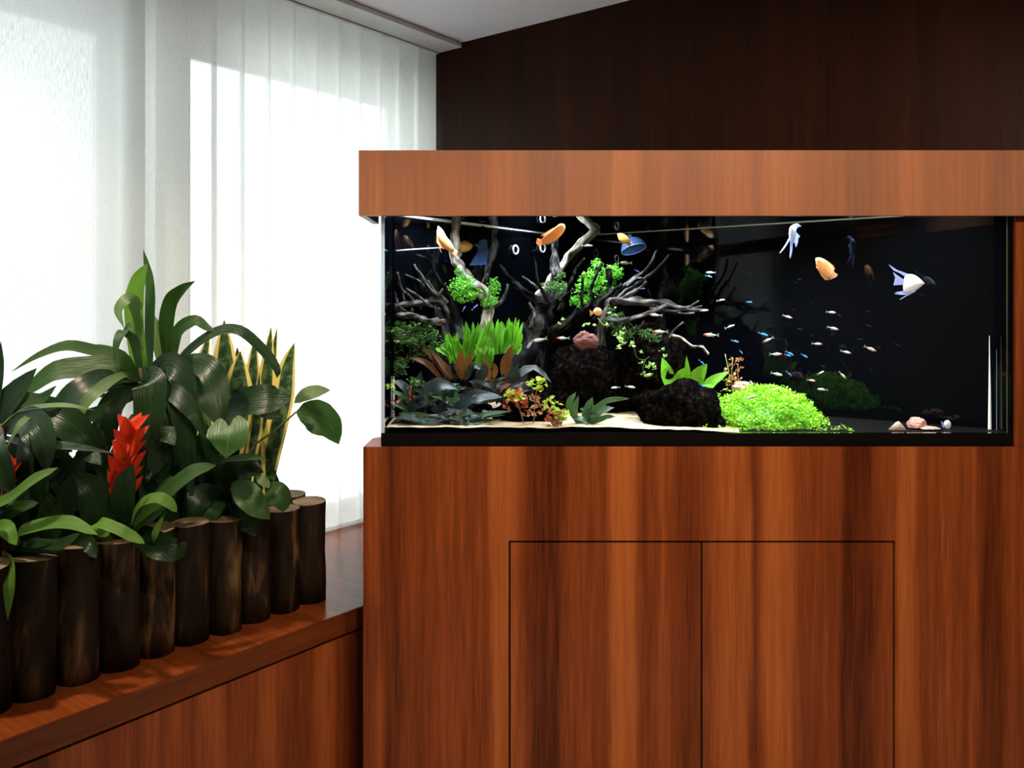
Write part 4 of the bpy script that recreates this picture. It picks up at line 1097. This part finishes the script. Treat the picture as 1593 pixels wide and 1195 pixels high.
# ---- leafy plants
def rosette(name, label, base, leaves, mat, prof=OVAL, wave=.12, cat='plant', sway=.3):
    e = empty(name, base, label, cat)
    for pts, wd, *mm in leaves:
        leaf(e, pts, wd, M[mm[0] if mm else mat], prof=prof, wave=wave, na=8, face=(R.uniform(-sway, sway), -1, R.uniform(.2, .9)))
    return e
def randleaves(cx, cy, Y, n, lx, ly, wd, rise=.6, mats=None, dY=.04):
    o_ = []
    for k in range(n):
        bx, by = cx + R.uniform(-lx, lx) * .35, cy + R.uniform(-.1, .5) * ly
        tx = bx + R.uniform(-1, 1) * lx * .8; ty = by - R.uniform(.4, 1.1) * ly
        y0 = Y + R.uniform(-dY, dY)
        o_.append(([(bx, by, y0 + .02), ((bx * .6 + tx * .4), by - (by - ty) * .75, y0), (tx, ty, y0 - .02)], wd * R.uniform(.7, 1.2), *( [R.choice(mats)] if mats else [])))
    return o_
TONGUE = [(0, .35), (.3, .7), (.65, 1), (.85, .9), (.95, .55), (1, .05)]
lv = []
for k in range(36):       # upright bright strap leaves
    x0 = R.uniform(762, 806); y0 = 545 + R.uniform(-6, 10); Y = 2.70 + R.uniform(-.03, .03)
    tx = x0 + (x0 - 782) * .55 + R.uniform(-12, 12); ty = 490 + abs(x0 - 778) * .45 + R.uniform(-6, 34)
    lv.append(([(x0, y0, Y + .01), ((x0 + tx) / 2 + R.uniform(-3, 3), (y0 + ty) / 2, Y), (tx, ty, Y - .01)], R.uniform(5, 8.5)))
for k in range(34):
    x0 = R.uniform(700, 742); y0 = 560 + R.uniform(-6, 10); Y = 2.66 + R.uniform(-.03, .03)
    tx = x0 + (x0 - 722) * .7 + R.uniform(-14, 14); ty = 506 + abs(x0 - 720) * .5 + R.uniform(-6, 34)
    lv.append(([(x0, y0, Y + .01), ((x0 + tx) / 2 + R.uniform(-4, 4), (y0 + ty) / 2, Y), (tx, ty, Y - .01)], R.uniform(5, 8.5)))
for k in range(22):
    x0 = R.uniform(728, 772); y0 = 552; Y = 2.66
    tx = x0 + R.uniform(-10, 10); ty = 488 + R.uniform(0, 30)
    lv.append(([(x0, y0, Y), ((x0 + tx) / 2, (y0 + ty) / 2, Y), (tx, ty, Y)], R.uniform(5, 8.5)))
for k in range(14):
    x0 = R.uniform(738, 765); y0 = 572; Y = 2.62
    lv.append(([(x0, y0, Y), (x0 + R.uniform(-5, 5), 555, Y), (x0 + R.uniform(-12, 12), 538 + R.uniform(-4, 8), Y)], R.uniform(5, 8.5)))
rosette('java_fern', 'bright green clump of narrow upright leaves on the driftwood at the left', bed(750, 2.7), lv, 'fern', TONGUE, .15, sway=.9)
rosette('brown_leaf_plant', 'plant with upright brown leaves below the bright green clump', bed(725, 2.6), [
    ([(720, 590, 2.62), (716, 572, 2.60), (718, 542, 2.58)], 18), ([(727, 590, 2.61), (728, 572, 2.59), (732, 548, 2.58)], 14),
    ([(784, 590, 2.60), (788, 565, 2.58), (797, 537, 2.57)], 19), ([(762, 592, 2.6), (757, 575, 2.58), (750, 560, 2.57)], 14),
    ([(700, 592, 2.60), (682, 562, 2.58), (657, 540, 2.57)], 14), ([(690, 594, 2.58), (665, 566, 2.57), (638, 556, 2.56)], 10),
    ([(705, 590, 2.59), (692, 572, 2.57), (672, 548, 2.56)], 13), ([(768, 590, 2.6), (770, 575, 2.58), (764, 562, 2.57)], 10)], 'brownl', OVAL)
rosette('dark_leaf_plant', 'spread of dark blue-green leaves filling the lower left of the tank', bed(690, 2.53), [
    ([(678, 640, 2.53), (662, 620, 2.51), (682, 598, 2.50), (712, 606, 2.49)], 28), ([(700, 650, 2.52), (735, 618, 2.50), (782, 618, 2.48)], 22),
    ([(665, 640, 2.54), (652, 610, 2.52), (655, 578, 2.51)], 24), ([(650, 640, 2.54), (648, 612, 2.52), (662, 592, 2.51)], 18),
    ([(720, 640, 2.5), (700, 645, 2.48), (674, 656, 2.465)], 16), ([(735, 640, 2.5), (722, 648, 2.475), (700, 658, 2.46)], 24),
    ([(650, 650, 2.52), (632, 605, 2.51), (610, 592, 2.50)], 16), ([(740, 600, 2.55), (752, 578, 2.53), (750, 566, 2.52)], 16),
    ([(725, 590, 2.56), (735, 570, 2.54), (749, 574, 2.53)], 12), ([(795, 620, 2.58), (805, 585, 2.55), (832, 572, 2.54), (858, 596, 2.53)], 14),
    ([(790, 612, 2.58), (800, 590, 2.55), (797, 570, 2.54)], 22), ([(760, 640, 2.5), (757, 640, 2.48), (755, 648, 2.47)], 14),
    ([(640, 655, 2.5), (630, 645, 2.48), (618, 656, 2.46)], 12), ([(665, 660, 2.48), (640, 648, 2.47), (615, 652, 2.455)], 10)]
    + randleaves(700, 632, 2.54, 60, 75, 30, 9.5, mats=['crypt', 'crypt', 'crypt', 'cryptg']) + randleaves(648, 640, 2.52, 34, 40, 28, 9, mats=['crypt', 'crypt', 'cryptg']) + randleaves(770, 616, 2.56, 44, 52, 30, 9.5, mats=['crypt', 'crypt', 'brownl']) + randleaves(650, 664, 2.50, 26, 60, 18, 8, mats=['crypt', 'cryptg'], dY=.03) + randleaves(700, 660, 2.48, 40, 90, 20, 8, mats=['crypt', 'crypt', 'cryptg'], dY=.02), 'crypt', OVAL, .25)
rosette('dark_leaf_plant', 'low plant with long dark green leaves between the red leaves and the lava rock', bed(920, 2.5), [
    ([(912, 660, 2.50), (935, 640, 2.48), (956, 634, 2.47)], 13), ([(925, 632, 2.53), (950, 622, 2.52), (980, 620, 2.51)], 9),
    ([(900, 660, 2.52), (886, 630, 2.50), (896, 610, 2.50)], 13), ([(898, 660, 2.5), (893, 640, 2.48), (900, 616, 2.48)], 12),
    ([(890, 650, 2.48), (905, 652, 2.46), (915, 662, 2.45)], 9), ([(905, 660, 2.5), (915, 635, 2.5), (922, 618, 2.5)], 14, 'cryptg'),
    ([(915, 662, 2.5), (940, 650, 2.48), (958, 648, 2.47)], 9)] + randleaves(915, 655, 2.52, 14, 34, 30, 12), 'cryptg', OVAL, .2)
rosette('sword_plant', 'bright green broad-leaved plant behind the lava rock', bed(1082, 2.68), [
    ([(1055, 620, 2.70), (1040, 590, 2.69), (1030, 556, 2.68)], 25), ([(1065, 615, 2.70), (1058, 590, 2.69), (1066, 572, 2.68)], 20),
    ([(1070, 618, 2.69), (1070, 590, 2.68), (1068, 554, 2.67)], 11), ([(1075, 615, 2.68), (1084, 588, 2.67), (1100, 566, 2.66)], 24),
    ([(1090, 620, 2.68), (1105, 596, 2.67), (1134, 578, 2.66)], 17), ([(1085, 622, 2.67), (1095, 606, 2.66), (1112, 600, 2.65)], 15),
    ([(1092, 630, 2.66), (1100, 612, 2.65), (1090, 600, 2.64)], 16), ([(1098, 632, 2.66), (1110, 618, 2.65), (1122, 612, 2.64)], 12)], 'sword', OVAL, .12)
def stemplant(name, label, stems, parts, base):
    e = empty(name, base, label, 'plant')
    for pts, r0, mt_ in stems:
        MB().tube([at(*p) for p in pts], [r0] * len(pts), 6, sub=3).build('stem', M[mt_], e, True)
    for mat_, pts, n, size, spread in parts:
        mb = MB(); sprigs(mb, [at(*p) for p in pts], n, size, spread)
        tag(mb.build('foliage', M[mat_], e, False), kind='stuff')
def jit(cx, cy, Y, n, sx, sy): return [(cx + R.uniform(-sx, sx), cy + R.uniform(-sy, sy), Y + R.uniform(-.015, .015)) for _ in range(n)]
stemplant('red_stem_plant', 'red and yellow leafy stem plant in front of the middle trunk', [([(815, 660, 2.5), (808, 635, 2.5), (803, 615, 2.49)], .0015, 'redbrown'), ([(830, 660, 2.5), (832, 625, 2.49), (836, 600, 2.49)], .0015, 'redbrown')],
          [('redl', jit(805, 624, 2.49, 16, 18, 14), 3, .020, .006), ('redbrown', jit(825, 628, 2.50, 20, 24, 20), 3, .019, .006), ('yellowl', jit(800, 616, 2.48, 9, 16, 7) + jit(836, 600, 2.48, 9, 14, 7), 4, .017, .005)], bed(815, 2.5))
stemplant('red_stem_plant', 'small yellow-tipped red stem plant on the sand left of the long dark leaves', [([(868, 665, 2.46), (865, 645, 2.46), (858, 630, 2.46)], .0015, 'redbrown')],
          [('redbrown', jit(868, 655, 2.465, 16, 18, 10), 3, .018, .006), ('redl', jit(860, 648, 2.46, 9, 14, 10), 3, .016, .005), ('yellowl', jit(860, 632, 2.455, 9, 8, 10) + jit(878, 648, 2.45, 10, 10, 7) + jit(843, 596, 2.5, 6, 5, 6), 4, .016, .005)], bed(865, 2.46))
stemplant('red_stem_plant', 'faint red and green stem plant by the left glass edge', [([(640, 650, 2.5), (636, 625, 2.5), (640, 600, 2.5)], .0015, 'redbrown')],
          [('redl', jit(628, 624, 2.5, 10, 16, 8), 3, .014, .005), ('mossd', jit(645, 598, 2.5, 9, 12, 8), 4, .016, .005), ('yellowl', jit(608, 600, 2.46, 4, 4, 10), 3, .013, .004)], bed(636, 2.5))
stemplant('round_leaf_plant', 'trailing plant with small round pale leaves hanging before the dark rock', [([(985, 530, 2.68), (990, 555, 2.67), (1002, 560, 2.67), (1010, 555, 2.67)], .0009, 'mossd'), ([(1004, 560, 2.67), (1000, 575, 2.66), (1008, 590, 2.66)], .0009, 'mossd')],
          [('paleleaf', jit(975, 534, 2.69, 8, 14, 8) + jit(962, 522, 2.7, 4, 6, 6) + [(996, 566, 2.66), (1006, 572, 2.66), (1020, 573, 2.65), (1000, 582, 2.66), (1006, 586, 2.65), (1012, 584, 2.65), (1014, 569, 2.66), (1030, 545, 2.66), (1034, 556, 2.66), (998, 549, 2.66)], 5, .013, .003)], bed(1000, 2.67))
stemplant('red_stem_plant', 'brownish feathery stem plant behind the pink stone', [([(1140, 620, 2.72), (1138, 590, 2.72), (1140, 556, 2.72)], .0014, 'redbrown'), ([(1136, 590, 2.71), (1132, 570, 2.71), (1128, 551, 2.71)], .0012, 'paleleaf'), ([(1150, 615, 2.72), (1148, 585, 2.72), (1148, 566, 2.72)], .0014, 'redbrown')],
          [('redbrown', jit(1141, 580, 2.72, 34, 13, 22), 4, .010, .005), ('yellowl', jit(1136, 600, 2.70, 14, 14, 12), 3, .009, .004)], bed(1140, 2.72))
stemplant('small_leaf_sprig', 'tiny pale leaf sprigs caught on the twigs under the orange fish', [([(930, 495, 2.74), (938, 505, 2.74), (946, 506, 2.74)], .001, 'paleleaf')],
          [('paleleaf', [(915, 506, 2.75), (909, 508, 2.75), (921, 505, 2.75), (944, 506, 2.74), (952, 486, 2.74), (957, 480, 2.74), (955, 490, 2.74), (970, 512, 2.72), (873, 498, 2.74), (869, 503, 2.74)], 4, .011, .003)], bed(930, 2.74))

# ---- equipment
def ring(label, px, py):
    Y = lpan(px) - .015; c_ = at(px, py, Y); r = m(6.6, Y); seg = 20
    nrm = N; sd = U; vs = []; fs = []
    for k in range(seg):
        an = 2 * math.pi * k / seg
        dvec = sd * math.cos(an) + Vector((0, 0, 1)) * math.sin(an)
        for j in range(6):
            b_ = 2 * math.pi * j / 6
            vs.append(c_ + dvec * (r + .0032 * math.cos(b_)) + nrm * (.0032 * math.sin(b_)))
    fs = [[k * 6 + j, ((k + 1) % seg) * 6 + j, ((k + 1) % seg) * 6 + (j + 1) % 6, k * 6 + (j + 1) % 6] for k in range(seg) for j in range(6)]
    tag(mk('suction_ring', vs, fs, M['whitering'], None, True), label, 'ring', 'white rings on the back glass')
ring('white suction ring on the dark glass, left one of the pair', 802, 389)
ring('white suction ring on the dark glass, right one below the large orange fish', 844, 386)
bY = 2.92; seg = 24; vs = []
axis = Vector((-.25, .35, 1)).normalized()          # the bell opens downwards, towards the room
sd1 = axis.cross(Vector((0, 1, 0))).normalized(); sd2 = axis.cross(sd1).normalized()
c0 = at(986, 388, bY); rb = m(20, bY)
prof = [(0, 1.0), (.25, .97), (.5, .86), (.75, .66), (.92, .38), (1.0, .2), (1.3, .17)]
for t_, r_ in prof:
    for k in range(seg):
        an = 2 * math.pi * k / seg
        vs.append(c0 + axis * (t_ * rb) + (sd1 * math.cos(an) + sd2 * math.sin(an)) * (r_ * rb))
fs = [[j_ * seg + k, j_ * seg + (k + 1) % seg, (j_ + 1) * seg + (k + 1) % seg, (j_ + 1) * seg + k] for j_ in range(len(prof) - 1) for k in range(seg)]
bell = empty('lily_pipe', at(986, 400, bY), 'bluish glass outlet bell hanging under the water surface', 'pipe')
mk('bell', vs, fs, M['bluet'], bell, True)
rim = [c0 + (sd1 * math.cos(k * .2856) + sd2 * math.sin(k * .2856)) * rb for k in range(23)]
MB().tube(rim, [.0011] * 23, 6).build('rim', M['bluerim'], bell, True)
pY = 2.86
o_ = [at(730, 413, pY), at(757, 412, pY), at(760, 392, pY), at(757, 372, pY), at(745, 374, pY), at(742, 392, pY)]
tag(puff(MB(), o_, .004, Vector((.3, 1, 0)).normalized()).build('filter_plate', M['bluet'], None, False), 'bluish translucent plate behind the tall pale branch', 'plate')
tg_ = MB().tube([at(613, 390, 2.60), at(640, 388, 2.62), at(690, 385, 2.68)], [.0018] * 3, 6)
tag(tg_.build('glass_rod', M['edgeglass'], None, True), 'thin pale glass rod near the left end under the surface', 'rod')

# ================================================================== FISH
def px_outline(pts, Y, yaw=0.0):
    c_ = at(sum(p[0] for p in pts) / len(pts), sum(p[1] for p in pts) / len(pts), Y)
    o_ = []
    for p in pts:
        v = at(p[0], p[1], Y)
        o_.append(Vector((v.x, v.y + (v.x - c_.x) * math.tan(yaw), v.z)))
    return o_
def bigfish(name, label, cat, Y, body, fins, mat, finmat, thick, yaw=0.0, eye=None, strands=()):
    """body and fins: outlines in pixels at depth Y."""
    oc = px_outline(body, Y, yaw)
    cen = sum(oc, Vector()) / len(oc)
    e = empty(name, (cen.x, cen.y, min(v.z for v in oc)), label, cat)
    dd = Vector((-math.sin(yaw), math.cos(yaw), 0))
    # round the body outline off
    o2, _ = smooth_line(oc + [oc[0]], [1] * (len(oc) + 1), 4)
    puff(MB(), o2[:-1], thick, dd).build('body', M[mat], e, True)
    bx = sum(p[0] for p in body) / len(body)
    for nm, pts in fins:
        f_ = []
        for p in pts:
            v = at(p[0], p[1], Y); f_.append(Vector((v.x, v.y + (v.x - cen.x) * math.tan(yaw), v.z)))
        n_ = len(f_)
        mk(nm, [v + dd * .0006 for v in f_] + [v - dd * .0006 for v in f_],
           [list(range(n_)), list(range(n_, 2 * n_))[::-1]] + [[i, (i + 1) % n_, n_ + (i + 1) % n_, n_ + i][::-1] for i in range(n_)], M[finmat], e, False)
    for pts, w_ in strands:
        MB().tube([at(p[0], p[1], Y - .008) for p in pts], [m(w_, Y) / 2, m(w_, Y) / 2.4, m(w_, Y) / 4][:len(pts)], 5, sub=3).build('ventral_fin', M[finmat], e, True)
    if eye:
        v = at(eye[0], eye[1], Y) - dd * thick * .55
        v.y += (v.x - cen.x) * math.tan(yaw)
        vs = []; 
        for j in range(5):
            for i in range(8):
                th, ph = i * math.pi / 4, j * math.pi / 4
                vs.append(v + Vector((math.sin(ph) * math.cos(th), math.cos(ph), math.sin(ph) * math.sin(th))) * m(1.3, Y))
        mk('eye', vs, [[j * 8 + i, j * 8 + (i + 1) % 8, (j + 1) * 8 + (i + 1) % 8, (j + 1) * 8 + i] for j in range(4) for i in range(8)], M['blackfish'], e, True)
    return e
# golden gouramis
bigfish('golden_gourami', 'orange fish pointing up-left in open water at the right', 'fish', 2.55,
        [(1267, 402), (1275, 401), (1285, 405), (1294, 413), (1299, 422), (1295, 432), (1286, 432), (1276, 424), (1269, 414)],
        [('tail_fin', [(1296, 421), (1306, 427), (1303, 431), (1297, 433), (1293, 435), (1292, 429)]), ('dorsal_fin', [(1286, 405), (1298, 413), (1301, 419), (1297, 419)]), ('anal_fin', [(1275, 424), (1286, 432), (1292, 435), (1284, 436), (1277, 429)])],
        'gold', 'goldfin', .010, .3, (1271, 407), [([(1270, 415), (1275, 424), (1279, 430)], 1.2)])
bigfish('golden_gourami', 'pale orange fish reaching up to the surface left of the tall branch', 'fish', 2.66,
        [(682, 352), (688, 357), (694, 368), (702, 378), (706, 388), (701, 391), (692, 386), (684, 376), (680, 364)],
        [('tail_fin', [(702, 384), (712, 390), (708, 398), (700, 392)]), ('anal_fin', [(680, 366), (686, 380), (696, 389), (686, 386), (680, 378)])],
        'gold', 'goldfin', .009, .5, (684, 358), [([(683, 376), (684, 386), (687, 394)], 1.2)])
bigfish('golden_gourami', 'yellow-orange oval fish half hidden behind the tall pale branch', 'fish', 2.84,
        [(704, 381), (712, 377), (724, 376), (733, 379), (735, 384), (728, 391), (716, 393), (707, 390)],
        [('tail_fin', [(707, 384), (698, 380), (696, 388), (702, 391)]), ('dorsal_fin', [(710, 378), (724, 374), (730, 377), (720, 379)])], 'yellowfish', 'goldfin', .010, .2)
bigfish('golden_gourami', 'largest orange fish at the surface above the right suction ring', 'fish', 2.74,
        [(877, 349), (879, 356), (874, 365), (864, 374), (852, 379), (845, 378), (843, 372), (850, 364), (862, 355), (870, 349)],
        [('tail_fin', [(847, 373), (836, 370), (834, 378), (839, 383), (848, 379)]), ('dorsal_fin', [(862, 354), (848, 362), (841, 367), (848, 366), (858, 360)]), ('anal_fin', [(870, 370), (860, 378), (848, 382), (858, 376)])],
        'gold', 'goldfin', .013, -.3, (873, 354))
bigfish('golden_gourami', 'small yellow fish under the surface left of the glass bell', 'fish', 2.86,
        [(960, 364), (966, 363), (974, 366), (980, 373), (979, 379), (971, 379), (963, 374)],
        [('tail_fin', [(977, 375), (984, 379), (979, 383), (973, 379)])], 'yellowfish', 'goldfin', .007, .2)
bigfish('golden_gourami', 'small orange fish tucked between dark twigs in the middle', 'fish', 2.78,
        [(922, 485), (927, 479), (934, 480), (937, 486), (933, 491), (926, 490)], [('tail_fin', [(924, 487), (917, 482), (918, 492)])], 'gold', 'goldfin', .006, .3)
bigfish('golden_gourami', 'orange and yellow fish peeping out from behind the green mound', 'fish', 2.70,
        [(1186, 612), (1196, 603), (1208, 602), (1212, 606), (1206, 612), (1196, 617)], [('tail_fin', [(1190, 611), (1181, 606), (1180, 618)])], 'gold', 'goldfin', .008, .2)
# angelfish
bigfish('angelfish', 'white angelfish with swept-back fins swimming right', 'fish', 2.53,
        [(1440, 441), (1430, 432), (1420, 427), (1409, 428), (1405, 436), (1404, 446), (1406, 454), (1416, 456), (1427, 451), (1435, 445)],
        [('dorsal_fin', [(1424, 430), (1408, 425), (1393, 420), (1380, 412), (1388, 421), (1398, 425), (1408, 431)]), ('tail_fin', [(1406, 436), (1387, 424), (1391, 432), (1388, 444), (1406, 443)]),
         ('anal_fin', [(1424, 453), (1408, 452), (1391, 455), (1400, 458), (1416, 457)])], 'angel', 'palefin', .012, .15, (1433, 439),
        [([(1424, 453), (1412, 459), (1400, 466)], 2.0), ([(1422, 454), (1408, 458), (1392, 457)], 1.6)])
bigfish('angelfish', 'white angelfish turning away with long trailing fins near the surface', 'fish', 2.54,
        [(1227, 362), (1228, 354), (1234, 350), (1240, 352), (1239, 362), (1236, 374), (1232, 380), (1228, 374)],
        [('dorsal_fin', [(1231, 355), (1236, 349), (1246, 346), (1257, 349), (1247, 352), (1240, 358), (1236, 362)]), ('tail_fin', [(1236, 364), (1244, 361), (1253, 366), (1248, 369), (1247, 376), (1242, 384), (1238, 376)]),
         ('pectoral_fin', [(1229, 364), (1221, 365), (1228, 368)])], 'angel', 'palefin', .008, .9, None,
        [([(1228, 372), (1221, 384), (1213, 394)], 2.6), ([(1231, 376), (1231, 389), (1229, 402)], 4.0)])
bigfish('angelfish', 'small white ragged-finned fish over the bare floor at the right', 'fish', 2.50,
        [(1467, 661), (1470, 655), (1476, 654), (1480, 660), (1477, 667), (1471, 667)],
        [('tail_fin', [(1470, 660), (1463, 655), (1465, 664), (1468, 666)]), ('anal_fin', [(1472, 666), (1469, 671), (1474, 668), (1478, 670), (1479, 664)])], 'angel', 'palefin', .006, .2)

# small schooling fish: built once, copied
def slim(name, mat, L=1.0, hgt=.23, wid=.12, finmat='clearfin'):
    pr = [(0, .03), (.08, .16), (.22, .40), (.42, .92), (.60, 1.0), (.78, .86), (.90, .58), (.97, .30), (1, .05)]
    vs = []; seg = 8
    for x, h in pr:
        for k in range(seg):
            an = 2 * math.pi * k / seg
            vs.append(Vector(((x - .5) * L, math.cos(an) * wid / 2 * max(h, .05), math.sin(an) * hgt / 2 * max(h, .1) - .01)))
    fs = [[i * seg + k, i * seg + (k + 1) % seg, (i + 1) * seg + (k + 1) % seg, (i + 1) * seg + k] for i in range(len(pr) - 1) for k in range(seg)]
    fs += [list(range(seg))[::-1], [(len(pr) - 1) * seg + k for k in range(seg)]]
    me = bpy.data.meshes.new(name); me.from_pydata([tuple(v) for v in vs], [], fs)
    me.polygons.foreach_set('use_smooth', [True] * len(me.polygons)); me.materials.append(M[mat])
    o = bpy.data.objects.new(name, me)
    def fin(nm, pts):
        n_ = len(pts); t_ = .006
        v_ = [(x, t_, z) for x, z in pts] + [(x, -t_, z) for x, z in pts]
        f_ = [list(range(n_))[::-1], list(range(n_, 2 * n_))] + [[i, (i + 1) % n_, n_ + (i + 1) % n_, n_ + i] for i in range(n_)]
        me2 = bpy.data.meshes.new(nm); me2.from_pydata(v_, [], f_); me2.materials.append(M[finmat])
        c_ = bpy.data.objects.new(nm, me2); c_.parent = o
    fin('tail_fin', [(-.44, .02), (-.62, .15), (-.56, .0), (-.63, -.14), (-.44, -.03)])
    fin('dorsal_fin', [(.06, .09), (-.03, .20), (-.10, .08)])
    fin('anal_fin', [(-.12, -.09), (-.24, -.15), (-.26, -.06)])
    return o
PROTO = dict(tetra=slim('rummynose_tetra', 'tetra'), silver=slim('silver_tetra', 'silver', hgt=.26), neon=slim('neon_tetra', 'neon', hgt=.24, wid=.16), neonv=slim('neon_tetra', 'neonv', hgt=.22, wid=.16), grey=slim('grey_catfish', 'greyfish', hgt=.24, wid=.18))
NAMES = dict(tetra='rummynose_tetra', silver='silver_tetra', neon='neon_tetra', neonv='neon_tetra', grey='grey_catfish')
GRP = dict(tetra='red-headed silver tetras', silver='plain silver tetras', neon='blue neon tetras', neonv='blue neon tetras', grey='grey bottom fish')
# kind, px, py, length px, heading (1 right, -1 left), nose-up tilt in degrees, depth, label
FISH = [
    ('tetra', 1226, 493, 16, 1, -18, 2.60, 'red-headed silver tetra swimming alone left of the pair below the orange fish'),
    ('tetra', 1294, 486, 16, 1, -6, 2.58, 'red-headed silver tetra, upper of the two right below the orange fish'),
    ('tetra', 1297, 511, 19, 1, -14, 2.58, 'red-headed silver tetra, lower of the two right below the orange fish'),
    ('tetra', 1105, 521, 24, -1, 2, 2.60, 'red-headed silver tetra facing left over the pale forked twig'),
    ('tetra', 1194, 529, 19, -1, -24, 2.58, 'red-headed tetra nosing down to the left under the brightest blue tetra'),
    ('tetra', 1208, 551, 20, 1, 0, 2.55, 'red-headed silver tetra swimming level in the middle over the green mound'),
    ('tetra', 1272, 535, 17, 1, -4, 2.58, 'red-headed silver tetra between the two pairs at the right of the school'),
    ('tetra', 1317, 548, 18, 1, -14, 2.57, 'red-headed silver tetra second from the right of the school'),
    ('tetra', 1355, 543, 21, 1, -22, 2.55, 'red-headed silver tetra furthest right in the school'),
    ('tetra', 1263, 592, 14, 1, -10, 2.62, 'red-headed silver tetra low over the right slope of the green mound'),
    ('tetra', 1019, 490, 20, -1, 4, 2.64, 'red-headed silver tetra under the long right driftwood branch'),
    ('tetra', 1026, 516, 24, -1, 0, 2.64, 'red-headed silver tetra facing left beside the thin upright twig'),
    ('tetra', 875, 526, 20, -1, 0, 2.66, 'red-headed silver tetra before the trunk left of the reddish stone'),
    ('tetra', 838, 529, 24, -1, -12, 2.64, 'pale tetra against the dark trunk beside the bright green clump'),
    ('silver', 1277, 580, 12, 1, 26, 2.66, 'small dim silver tetra rising to the right above the mound'),
    ('silver', 1311, 584, 15, 1, -45, 2.60, 'silver tetra diving steeply at the right of the mound'),
    ('silver', 1279, 606, 16, -1, 6, 2.62, 'silver tetra lowest at the right shoulder of the green mound'),
    ('silver', 1209, 582, 18, 1, -12, 2.66, 'dim silver tetra right behind the top of the green mound'),
    ('silver', 1169, 618, 19, 1, 16, 2.44, 'silver tetra in front of the upper part of the green mound'),
    ('silver', 1170, 597, 12, -1, 55, 2.66, 'dark silver tetra standing nose-up beside the pink stone'),
    ('silver', 1105, 424, 15, -1, 0, 2.60, 'greenish silver tetra high in the open water right of the branches'),
    ('silver', 973, 409, 18, -1, 2, 2.66, 'silver tetra under the glass bell above the moss'),
    ('silver', 1096, 483, 13, 1, 6, 2.62, 'faint silver tetra at the tip of the long right branch'),
    ('silver', 981, 602, 16, 1, -8, 2.60, 'brighter silver tetra before the dark cave, right of its pair'),
    ('silver', 957, 603, 14, -1, -4, 2.62, 'dimmer silver tetra before the dark cave, left of its pair'),
    ('silver', 618, 531, 14, -1, 10, 2.58, 'small silver tetra close to the left glass edge'),
    ('grey', 914, 382, 18, 1, 0, 2.98, 'small brown-grey fish resting on the leaning driftwood branch'),
    ('grey', 1136, 508, 16, 1, 20, 2.70, 'dim grey fish left of the blue tetras in the dark water'),
    ('grey', 1122, 467, 13, 1, 10, 2.70, 'very dim grey fish left of the lone deep-blue tetra'),
    ('neon', 1188, 520, 16, 1, -18, 2.58, 'brightest blue neon tetra in the middle of the open water'),
    ('neon', 1144, 531, 12, 1, -14, 2.60, 'blue neon tetra left of the brightest blue one'),
    ('neon', 1153, 548, 8, 1, -50, 2.60, 'tiny blue neon tetra diving above the feathery stem plant'),
    ('neon', 1229, 550, 14, 1, -28, 2.58, 'pale blue neon tetra right after the level red-headed tetra'),
    ('neon', 1252, 554, 12, 1, -30, 2.58, 'blue neon tetra leading the row of three over the mound'),
    ('neonv', 1228, 582, 12, 1, -42, 2.58, 'violet-blue neon tetra diving towards the top of the mound'),
    ('neonv', 1216, 605, 12, 1, 0, 2.66, 'violet neon tetra beside the orange fish behind the mound'),
    ('neonv', 1199, 599, 7, 1, 0, 2.68, 'tiny violet neon tetra above the orange fish behind the mound'),
    ('neon', 1092, 564, 11, 1, -42, 2.60, 'blue neon tetra before the upper broad green leaf'),
    ('neon', 1093, 601, 14, 1, -36, 2.58, 'blue neon tetra before the lower broad green leaves'),
    ('neon', 1166, 470, 9, 1, -6, 2.64, 'lone deep-blue neon tetra highest in the open water'),
    ('neon', 1103, 430, 11, 1, -14, 2.62, 'faint blue neon tetra just under the greenish silver tetra'),
    ('neonv', 992, 422, 9, 1, -28, 2.66, 'small violet neon tetra beside the upper fan of branches'),
    ('neonv', 1000, 449, 8, 1, 0, 2.68, 'small violet neon tetra below the upper fan of branches'),
    ('neonv', 722, 480, 9, 1, 60, 2.62, 'violet neon tetra above the bright green clump, left of two'),
    ('neonv', 739, 478, 12, 1, 42, 2.62, 'violet and pink neon tetra above the bright green clump, right of two'),
    ('neonv', 627, 521, 8, 1, 8, 2.58, 'tiny violet neon tetra in the olive moss at the left'),
    ('neon', 1226, 553, 10, 1, -20, 2.66, 'dim blue neon tetra hidden behind the pale blue one'),
]
for kd, px, py, Lp, hd, tilt, Y, lab in FISH:
    o = copy_tree(PROTO[kd])
    o.name = NAMES[kd]
    s_ = m(Lp, Y) / 1.08
    o.location = at(px, py, Y)
    o.scale = (s_, s_, s_)
    o.rotation_euler = (0, math.radians(-tilt), 0 if hd > 0 else math.pi)
    if hd < 0: o.rotation_euler = Matrix.Rotation(math.pi, 3, 'Z').to_euler(); o.rotation_euler = (Matrix.Rotation(math.pi, 3, 'Z') @ Matrix.Rotation(math.radians(-tilt), 3, 'Y')).to_euler()
    tag(o, lab, 'fish', GRP[kd])
